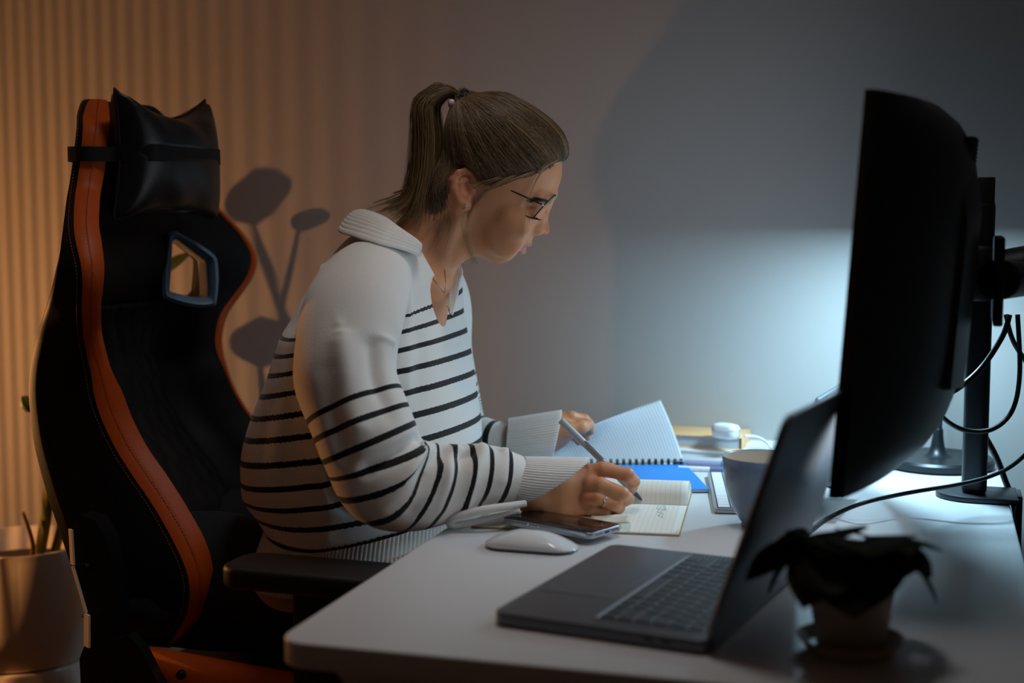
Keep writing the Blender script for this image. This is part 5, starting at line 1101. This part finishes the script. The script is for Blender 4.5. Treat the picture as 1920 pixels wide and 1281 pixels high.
def hair_material(name, dark, light, bias):
    m = bpy.data.materials.new(name); m.use_nodes = True; nt = m.node_tree; b = nt.nodes['Principled BSDF']; b.inputs['Roughness'].default_value = 0.42; b.inputs['Specular IOR Level'].default_value = 0.35
    ci = nt.nodes.new('ShaderNodeHairInfo'); mx_ = nt.nodes.new('ShaderNodeMix'); mx_.data_type = 'RGBA'; mx_.inputs[6].default_value = srgb(dark); mx_.inputs[7].default_value = srgb(light)
    p_ = nt.nodes.new('ShaderNodeMath'); p_.operation = 'POWER'; p_.inputs[1].default_value = bias; nt.links.new(ci.outputs['Random'], p_.inputs[0]); nt.links.new(p_.outputs[0], mx_.inputs[0]); nt.links.new(mx_.outputs[2], b.inputs['Base Color']); return m
def hair_curves(name, strands, r0, r1, m, parent):
    org = ORG[parent.name]; hc_ = bpy.data.hair_curves.new(name); n = [len(s_) for s_ in strands]; hc_.add_curves(n)
    pts = np.concatenate(strands) - org; hc_.attributes['position'].data.foreach_set('vector', pts.astype(np.float32).ravel())
    ra = hc_.attributes.get('radius') or hc_.attributes.new('radius', 'FLOAT', 'POINT'); ra.data.foreach_set('value', np.concatenate([np.linspace(r0, r1, k) for k in n]).astype(np.float32))
    hc_.materials.append(m); o = bpy.data.objects.new(name, hc_); COL.objects.link(o); o.parent = parent; ORG[o.name] = org; return o
cap = mkfast('hair', hv, hf, mat('hair_cap', '#2c2016', 0.6, bump=(500, 0.4)), woman)
bbt = BVHTree.FromPolygons([tuple(q) for q in bv], [list(map(int, q)) for q in bf])
hbt = BVHTree.FromPolygons([tuple(q) for q in hv], [list(map(int, q)) for q in hf])
HC = HP(945, 300); TIE = HP(866, 184)
def on_head(p, off):                            # outermost of hair cap and skin
    d = p - HC; L_ = np.linalg.norm(d); d /= L_; best = None
    for t_ in (hbt, bbt):
        h = t_.ray_cast(tuple(HC + d * 0.16), tuple(-d), 0.16)
        if h[0] is not None:
            r = np.dot(np.array(h[0]) - HC, d)
            if best is None or r > best: best = r
    return HC + d * (best + off) if best is not None else p
def on_hair(p, off):
    d = p - HC; L_ = np.linalg.norm(d); d /= L_; h = hbt.ray_cast(tuple(HC + d * 0.3), tuple(-d), 0.3)
    return (np.array(h[0]) + d * off) if h[0] is not None else p
hline = catmull([(1060, 303), (1046, 305), (1030, 312), (1010, 321), (985, 330), (958, 336), (935, 344), (915, 347), (902, 342), (893, 329), (884, 319), (872, 313), (860, 316), (849, 328), (845, 345), (849, 366), (850, 388), (842, 408)], 6)
strands = []
nape = catmull([(834, 335), (834, 356), (836, 378), (834, 394), (826, 402), (812, 404), (798, 400)], 8)
for i in range(6500):
    sg = -1 if RNG.random() < 0.7 else 1
    skin_ = True; a = RNG.random() ** 0.9; off = 0.0004 + 0.0016 * RNG.random(); proj = on_hair; c_ = RNG.random()
    if c_ < 0.20:                                   # along the front hairline across the forehead
        x, y = 1058 + RNG.normal(0, 1.5), 302 + abs(RNG.normal(0, 4)); dy = sg * RNG.random() * 0.045; x -= abs(dy) / 0.045 * 20; y += abs(dy) / 0.045 * 5; root = HP(x, y, dy)
    elif c_ < 0.38:                                 # nape, behind the ear
        x, y = nape[RNG.integers(0, len(nape))]; x += RNG.normal(-3, 5); y += -abs(RNG.normal(0, 16)) + (RNG.random() < 0.12) * RNG.uniform(0, 22); d_ = ray(x, y); h = bbt.ray_cast((0, 0, EYE), tuple(d_ / np.linalg.norm(d_)), 4)
        if h[0] is None: continue
        root = np.array(h[0]); proj = on_head
        if sg > 0: root[1] = 2 * HY - root[1]
    else:
        x, y = hline[int(a * (len(hline) - 1))]; x += RNG.normal(0, 2.5); y += min(6, abs(RNG.normal(0, 3.0))) * (1 if x > 900 else 0.2); skin_ = RNG.random() < 0.9; dy = sg * (side_y(x, y, ho_sdf, 0.0075) if skin_ else RNG.random() * 0.06); root = HP(x, y, dy)
    tip = TIE + RNG.normal(0, 0.005, 3); bow = RNG.normal(0, 0.0035, 3) + np.array([0, sg * 0.012, -0.006]); P_ = []
    nn = 15
    for k in range(nn):
        t = k / (nn - 1); p = root * (1 - t) + tip * t + bow * math.sin(math.pi * t); P_.append((on_head if (k < 2 and c_ >= 0.38 and 908 < x < 1040 and skin_) else proj)(p, off * min(1, t * 6 + 0.2)) if k < nn - 1 else tip)
    P_ = np.array(P_); P_[1:-1] = (P_[:-2] + P_[1:-1] * 2 + P_[2:]) / 4; strands.append(P_)
hair_curves('hair_strands', strands, 0.00017, 0.00022, hair_material('hair_brown', '#33251a', '#a08260', 1.7), cap)
# soft flyaways over the temple and crown
fly = []
for i in range(34):
    x = RNG.uniform(880, 1064); y = RNG.uniform(190, 335); d0 = np.array([RNG.normal(-0.8, 0.2), RNG.normal(-0.25, 0.15), RNG.normal(0.45, 0.25)])
    p = HP(x, y, -side_y(x, y, ho_sdf, 0.0075) if 0 < ho_sdf(np.array([HP(x, y)[0]]), np.array([HP(x, y)[2]]))[0] else 0.0); p = on_hair(p, 0.001); d0 /= np.linalg.norm(d0); L_ = RNG.uniform(0.012, 0.035); c_ = RNG.normal(0, 0.18, 3)
    fly.append(np.array([p + d0 * L_ * t * 0.9 + c_ * L_ * t * t + np.array([0, -0.002, 0]) * math.sin(math.pi * t) for t in np.linspace(0, 1, 7)]))
for i in range(40):                                   # along the crown outline, towards the front
    x, y = catmull(HO[1:12], 8)[RNG.integers(0, 78)]; p = HP(x, y, RNG.normal(0, 0.02)); p = on_hair(p, 0.0005); L_ = RNG.uniform(0.006, 0.016)
    fly.append(np.array([p + np.array([0.35 + RNG.normal(0, .2), 0, 0.45]) * L_ * t + np.array([-0.5, 0, -0.3]) * L_ * t * t for t in np.linspace(0, 1, 6)]))
hair_curves('flyaway_strands', fly, 0.00014, 0.00006, hair_material('hair_light', '#6f5638', '#b79a72', 1.0), cap)
# ponytail
tail = []
def ptail(a, b, k):
    tips = [(692, 399), (704, 392), (726, 414), (742, 428), (762, 432), (790, 440), (806, 448), (822, 440), (838, 432)]
    u = (a + 1) / 2 * (len(tips) - 1); i = min(int(u), len(tips) - 2); tx, ty = np.array(tips[i]) * (1 - (u - i)) + np.array(tips[i + 1]) * (u - i); tx += k[0]; ty += k[1]; ln = k[2]
    pts = [(864, 184, 0), (846, 170 + 6 * a, 0.3), (820 + 8 * a, 166 + 13 * (a + 1), 0.6), (800 + 22 * a, 200 + 6 * a, 0.9), (802 + 27 * a, 260, 1), (800 + 30 * a, 320, 1), (792 + 34 * a, 365 + 5 * a, 1.05)]
    mx_, my_ = pts[-1][:2]; pts += [(mx_ * 0.6 + tx * 0.4 + 4, my_ * 0.45 + ty * 0.55, 1.1), (tx, ty, 1.15)]
    q = catmull([HP(x, y, 0.030 * b * w - 0.006) for x, y, w in pts], 4); q = q[:max(10, int(len(q) * ln))]; n_ = len(q); w_ = np.linspace(0, 1, n_)[:, None]
    return q + np.outer(np.sin(np.linspace(0, 7, n_) + k[3]), [k[4], k[4], 0]) * w_ + RNG.normal(0, 0.0022, 3) * np.sin(np.pi * w_ * 0.9 + 0.1)
for c_ in range(110):
    a = np.clip(RNG.normal(0, 0.55), -1, 1) if RNG.random() < 0.5 else RNG.uniform(-1, 1); b = math.sqrt(max(0.0, 1 - a * a * 0.9)) * (RNG.random() * 2 - 1)
    k = (RNG.normal(0, 8), RNG.normal(0, 9), RNG.uniform(0.88, 1.0) if RNG.random() < 0.7 else RNG.uniform(0.66, 0.88), RNG.uniform(0, 6.3), RNG.normal(0, 0.0022))
    for i in range(36): tail.append(ptail(float(np.clip(a + RNG.normal(0, 0.07), -1.05, 1.05)), b + RNG.normal(0, 0.07), (k[0] + RNG.normal(0, 1.5), k[1] + RNG.normal(0, 1.5), k[2] * RNG.uniform(0.94, 1.0), k[3], k[4])))
for i in range(90):                                   # short ends kicking up and back from the tie
    d = RNG.uniform(0, 1); tail.append(catmull([HP(862, 183, RNG.normal(0, 0.006)), HP(838, 160 + 12 * d, RNG.normal(0, 0.008)), HP(812 - 10 * d, 156 + 16 * d, RNG.normal(0, 0.01)), HP(772 + 20 * RNG.random(), 184 + 16 * RNG.random(), RNG.normal(0, 0.012))], 5))
for tx, ty in ((737, 364), (735, 366), (740, 362), (690, 392), (700, 380)):
    for j in range(14): tail.append(catmull([HP(862, 183), HP(806, 185 + RNG.normal(0, 6)), HP(784 + RNG.normal(0, 4), 260, -0.02), HP(778 + RNG.normal(0, 4), 322, -0.022), HP(764, 350 + (ty - 362) * 0.3, -0.02), HP(tx + RNG.normal(0, 3), ty + RNG.normal(0, 2), -0.018)], 5))
pony = hair_curves('ponytail', tail, 0.00024, 0.00008, hair_material('hair_tail', '#3a2a1a', '#b8935f', 1.6), woman)
def skin_pts(px, side=-1, off=0.0008):
    out = []
    for x, y in px:
        d = ray(x, y); h = bbt.ray_cast((0, 0, EYE), tuple(d / np.linalg.norm(d)), 4)
        if h[0] is not None: out.append(np.array(h[0]) + np.array([0, -off, 0]))
    return out
# loose strands round the face and nape
loose = []
def lock(px, n, spread, dys):
    for i in range(n):
        o = RNG.normal(0, spread, 2); w = RNG.normal(0, 0.0016); loose.append(catmull([HP(x + o[0] * (0.3 + 0.7 * k / len(px)), y + o[1] * 0.4, dy + w) for k, ((x, y), dy) in enumerate(zip(px, dys))], 7))
f = lambda x, y, add=0.004: -(side_y(x, y) + add)
lock([(1046, 300), (1022, 314), (1002, 345), (988, 385), (981, 420), (978, 448)], 11, 4.0, [f(1040, 305), f(1015, 318, 0.008), -0.062, -0.062, -0.060, -0.056])
lock([(985, 322), (940, 342), (905, 366), (882, 398), (875, 440), (880, 470), (891, 495)], 24, 4.0, [f(985, 322, -0.004), f(940, 342, 0.010), f(905, 366, 0.008), f(885, 398, 0.010), -0.066, -0.060, -0.055])
lock([(880, 392), (868, 415), (872, 442), (884, 472), (892, 496)], 9, 4.0, [f(880, 385, 0.006), -0.066, -0.066, -0.060, -0.054])
lock([(1010, 318), (975, 332), (930, 350), (900, 356), (880, 345)], 26, 3.5, [f(1005, 318, -0.004), f(975, 332, 0.009), f(930, 350, 0.008), f(905, 352, 0.008), f(885, 345, 0.014)])
lock([(960, 325), (925, 338), (900, 345), (888, 352)], 30, 5, [f(960, 325, -0.004), f(925, 338, 0.008), f(900, 345, 0.008), f(890, 350, 0.012)])
for x0, y0, x1, y1 in ((842, 400, 818, 462), (834, 408, 800, 468), (850, 395, 842, 455), (820, 415, 782, 452), (846, 405, 830, 480), (826, 412, 806, 480), (838, 404, 815, 440)):
    for j in range(5):
        e_ = RNG.normal(0, 3, 4); q = skin_pts([(x0 + e_[0] + (x1 + e_[2] - x0) * t + 4 * math.sin(3 * t), y0 + e_[1] + (y1 + e_[3] - y0) * t) for t in np.linspace(0, 1, 8)], off=0.0015)
        if len(q) > 4: loose.append(np.array(q))
hair_curves('loose_strands', loose, 0.00020, 0.00008, MATS.get('hl') or hair_material('hair_loose', '#6a5135', '#b3946a', 1.0), cap)
# hair tie: black scrunched band and a small clear bead
sc_ = []
for t in np.linspace(0, 2 * math.pi, 60, endpoint=False):
    n = np.array([0.86, 0, -0.0]); ex = np.array([0.42, 0, 0.9]); r = 0.0115 + 0.0016 * math.sin(9 * t); sc_.append(HP(866, 186) + ex * r * math.cos(t) * 0.95 + np.array([0, 1, 0]) * r * math.sin(t) + np.array([-0.9, 0, 0.42]) * 0.0018 * math.sin(7 * t))
mk('hair_tie', tube(np.array(sc_ + sc_[:1]), 0.0052, 10, 1, caps=False), mat('hair_tie_black', '#08080a', 0.8, bump=(400, 0.5)), woman)
bd = HP(846.5, 194, -0.0135)
mk('hair_tie_bead', lathe([(0.0003, -0.0065), (0.004, -0.0055), (0.0055, 0), (0.0042, 0.0052), (0.0003, 0.0065)], 16, bd), mat('tie_bead', '#cfc2bd', 0.25), woman)
# eyebrow and lashes
br_ = []
for sg in (-1, 1):
    for i in range(420):
        t = RNG.random(); x = 992 + 40 * t; y = 380 - 6.5 * math.sin(math.pi * min(1, t * 0.75 + 0.1)) + 4 * t + RNG.normal(0, 1.3); q = HP(x, y); W = head_half(q[0], q[2])[0]
        p = np.array([q[0], HY + sg * 0.09, q[2]]); ok_ = BT_ = None
        br_.append((p, sg, x, y))
hs = []
for p, sg, x, y in br_:
    h = bbt.ray_cast(tuple(p), (0, -sg, 0), 0.2)
    if h[0] is None: continue
    q = np.array(h[0]) + np.array([0, sg, 0]) * 0.0004; d = np.array([-0.0048, 0, 0.0012 + RNG.normal(0, 0.0006)]); e = bbt.ray_cast(tuple(q + d + np.array([0, sg * 0.03, 0])), (0, -sg, 0), 0.06); e = np.array(e[0]) + np.array([0, sg * 0.0009, 0]) if e[0] is not None else q + d
    hs.append(np.array([q, (q + e) / 2 + np.array([0, sg * 0.0005, 0]), e]))
hair_curves('eyebrows', hs, 0.00024, 0.00010, hair_material('brow_brown', '#23180f', '#3a2818', 1.0), woman)
ls = []
for sg in (-1, 1):
    for i in range(46):
        t = i / 45; x = 984 + 22 * t; y = 402.5 + 5.5 * t + 1.5 * math.sin(math.pi * t); q = HP(x, y); h = bbt.ray_cast((q[0], HY + sg * 0.09, q[2]), (0, -sg, 0), 0.2)
        if h[0] is None: continue
        q = np.array(h[0]); d = np.array([0.0050 + 0.003 * t, sg * 0.0035, -0.0030 + RNG.normal(0, 0.0006)]); ls.append(np.array([q, q + d * 0.5 + np.array([0, 0, -0.0008]), q + d]))
hair_curves('eyelashes', ls, 0.00024, 0.00008, hair_material('lash_black', '#0c0806', '#18100a', 1.0), woman)
# a few moles, earrings, necklace, ring, nails
for x, y, r in ((941, 400, 0.0010), (915, 460, 0.0008), (933, 445, 0.0006), (962, 424, 0.0005)):
    q = HP(x, y); h = bbt.ray_cast((q[0], HY - 0.12, q[2]), (0, 1, 0), 0.2)
    if h[0] is not None: mk('mole', lathe([(0.0001, -r * 0.5), (r * 0.8, -r * 0.3), (r, 0), (r * 0.8, r * 0.3), (0.0001, r * 0.5)], 8, h[0]), mat('mole_brown', '#6a4028', 0.6), woman)
M_silver = mat('silver', '#c9c9cc', 0.2, metal=1.0)
el_ = HP(868, 386, -EY - 0.013); mk('earring', join(tube([el_ + np.array([0.0045 * math.sin(t), -0.002 * math.sin(t), 0.0045 * math.cos(t)]) for t in np.linspace(0, 2 * math.pi, 19)], 0.0006, 6, 1, caps=False)), M_silver, woman)
hs_ = HP(863, 329.5, -EY - 0.0125); mk('ear_stud', lathe([(0.0001, -0.001), (0.0011, -0.0006), (0.0011, 0.0006), (0.0001, 0.001)], 10, hs_), M_silver, woman)
nk_ = skin_pts([(757, 432), (764, 446), (774, 462), (786, 484), (800, 506), (816, 527), (830, 543), (834, 549)])
if len(nk_) > 3: mk('necklace', tube(nk_, 0.0005, 5, 5), M_silver, woman)
nk_ = skin_pts([(834, 549), (836, 540), (835, 520), (834, 505)])
if len(nk_) > 1: mk('necklace', tube(nk_, 0.0005, 5, 5), M_silver, woman)
rg_c = R(1133, 939.5, 1.9335); rd = R(1152, 946, 1.934) - R(1122, 934, 1.933); rd /= np.linalg.norm(rd); r1 = np.cross(rd, UP); r1 /= np.linalg.norm(r1); r2 = np.cross(rd, r1)
mk('ring', tube([rg_c + 0.0099 * (r1 * math.cos(t) + r2 * math.sin(t)) for t in np.linspace(0, 2 * math.pi, 25)], 0.0010, 8, 1, caps=False), M_silver, woman)
st_ = rg_c + np.array([0.0, -0.0105, 0.002]); mk('ring_stone', lathe([(0.0001, -0.0016), (0.0018, -0.0004), (0.0016, 0.0008), (0.0001, 0.0014)], 10, st_), mat('clear_stone', '#f2f2f4', 0.05, metal=0.3), woman)
def nail(c, d, up, l, w, name='fingernail'):
    d = np.array(d, float); d /= np.linalg.norm(d); up = np.array(up, float); up -= d * np.dot(d, up); up /= np.linalg.norm(up); s_ = np.cross(d, up); G = []
    for t in np.linspace(-1, 1, 7): G.append([np.array(c) + d * l / 2 * t + s_ * w / 2 * q * (1 - 0.25 * max(0, t) ** 3 - 0.2 * max(0, -t) ** 4) - up * (w * 0.22 * q * q) for q in np.linspace(-1, 1, 7)])
    mk(name, sheet(np.array(G), 0.0005), mat('nail', '#d9a394', 0.25, coat=0.4), woman)
nail(R(1098, 798, 2.2365), R(1105, 798, 2.252) - R(1085, 801, 2.240), (0.1, -1, 0.25), 0.0115, 0.0095)
# ---------------- glasses (worn)
M_gf = mat('glasses_metal', '#2a2b2e', 0.3, metal=0.8)
GL = P(1016, 388, 2.06)
gl = thing('eyeglasses', 'thin dark metal framed eyeglasses worn by the woman', 'glasses', tuple(GL))
gn = np.array([0.74, -0.02, -0.67]); gu = np.array([0.67, 0, 0.74])        # lens plane normal (gaze) and its up
for sg in (-1, 1):
    c = HP(1020, 389, 0.0) + np.array([0, sg * 0.0325, 0]); si_ = np.array([0.10 * -1, sg * 1.0, 0.06]); si_ /= np.linalg.norm(si_)
    shp = [(0.0245 * math.copysign(abs(math.cos(t)) ** 0.85, math.cos(t)), 0.0240 * math.copysign(abs(math.sin(t)) ** 0.85, math.sin(t))) for t in np.linspace(0, 2 * math.pi, 41)]
    ring = [c + si_ * a + gu * b for a, b in shp]; mk('rim', tube(ring, 0.0009, 7, 1, caps=False), M_gf, gl)
    inn_ = np.array(ring[:-1]); n_ = np.cross(si_, gu); n_ /= np.linalg.norm(n_)
    lens = mk('lens', loft([inn_ + n_ * 0.0005, inn_ - n_ * 0.0005]), mat('lens_glass', '#ffffff', 0.02, trans=1.0), gl, auto=30)
    hp_ = c + si_ * 0.0245 + gu * 0.001; mk('hinge', tube([hp_, hp_ + si_ * 0.004 - gn * 0.003], 0.0014, 8, 1), M_silver, gl)
    e1 = HP(872, 318, 0); e1 = np.array([e1[0], HY + sg * (EY + 0.006), e1[2]]); e2 = HP(852, 330, 0); e2 = np.array([e2[0], HY + sg * (EY + 0.004), e2[2]])
    mk('temple', tube([hp_ + si_ * 0.004 - gn * 0.003, (hp_ + e1) / 2 + np.array([0, sg * 0.004, 0]), e1, e2], [0.0011, 0.0010, 0.0011, 0.0014], 8, 8), M_gf, gl)
    mk('nose_pad', EL_ if False else lathe([(0.0001, -0.003), (0.0015, -0.002), (0.0018, 0), (0.0015, 0.002), (0.0001, 0.003)], 8, HP(1019, 398) + np.array([0, sg * 0.0095, 0])), mat('pad_clear', '#d8dadb', 0.2), gl)
b0 = HP(1018, 392, 0.0) + gu * 0.007; mk('bridge', tube([b0 + np.array([0, -0.0095, 0]), b0 + gn * 0.003 + gu * 0.003, b0 + np.array([0, 0.0095, 0])], 0.0009, 7, 6), M_gf, gl)
# ---------------- pen in the writing hand
pa_ = P(1052.5, 789, 2.030); pt_ = PZ(1204, 938.6, DESK + 0.0075); pd = pt_ - pa_; pl_ = np.linalg.norm(pd); pd /= pl_
pn = thing('fineliner_pen', 'grey felt tip pen held in her right hand over the notebook', 'pen', tuple(pt_))
mk('barrel', tube([pa_, pa_ + pd * (pl_ - 0.016)], 0.0046, 16, 1), mat('pen_grey', '#8f979c', 0.4), pn, auto=40)
mk('tip_cone', tube([pa_ + pd * (pl_ - 0.016), pa_ + pd * (pl_ - 0.004), pt_ - pd * 0.001], [0.0040, 0.0022, 0.0009], 14, 1), mat('pen_tip', '#454a50', 0.4), pn, auto=40)
mk('nib', tube([pt_ - pd * 0.002, pt_], 0.0005, 8, 1), MATS['ink'], pn)
mk('cap', tube([pa_ - pd * 0.001, pa_ + pd * 0.050], 0.0053, 16, 1), mat('pen_cap', '#a3abb0', 0.35), pn, auto=40)
cn = np.cross(pd, np.cross(np.array([0.5, -1, 0.6]), pd)); cn /= np.linalg.norm(cn); mk('clip', tube([pa_ + pd * 0.045 + cn * 0.005, pa_ + pd * 0.052 + cn * 0.0072, pa_ + pd * 0.082 + cn * 0.0066], [0.0014, 0.0014, 0.0012], 8, 4), MATS['pen_grey'], pn)
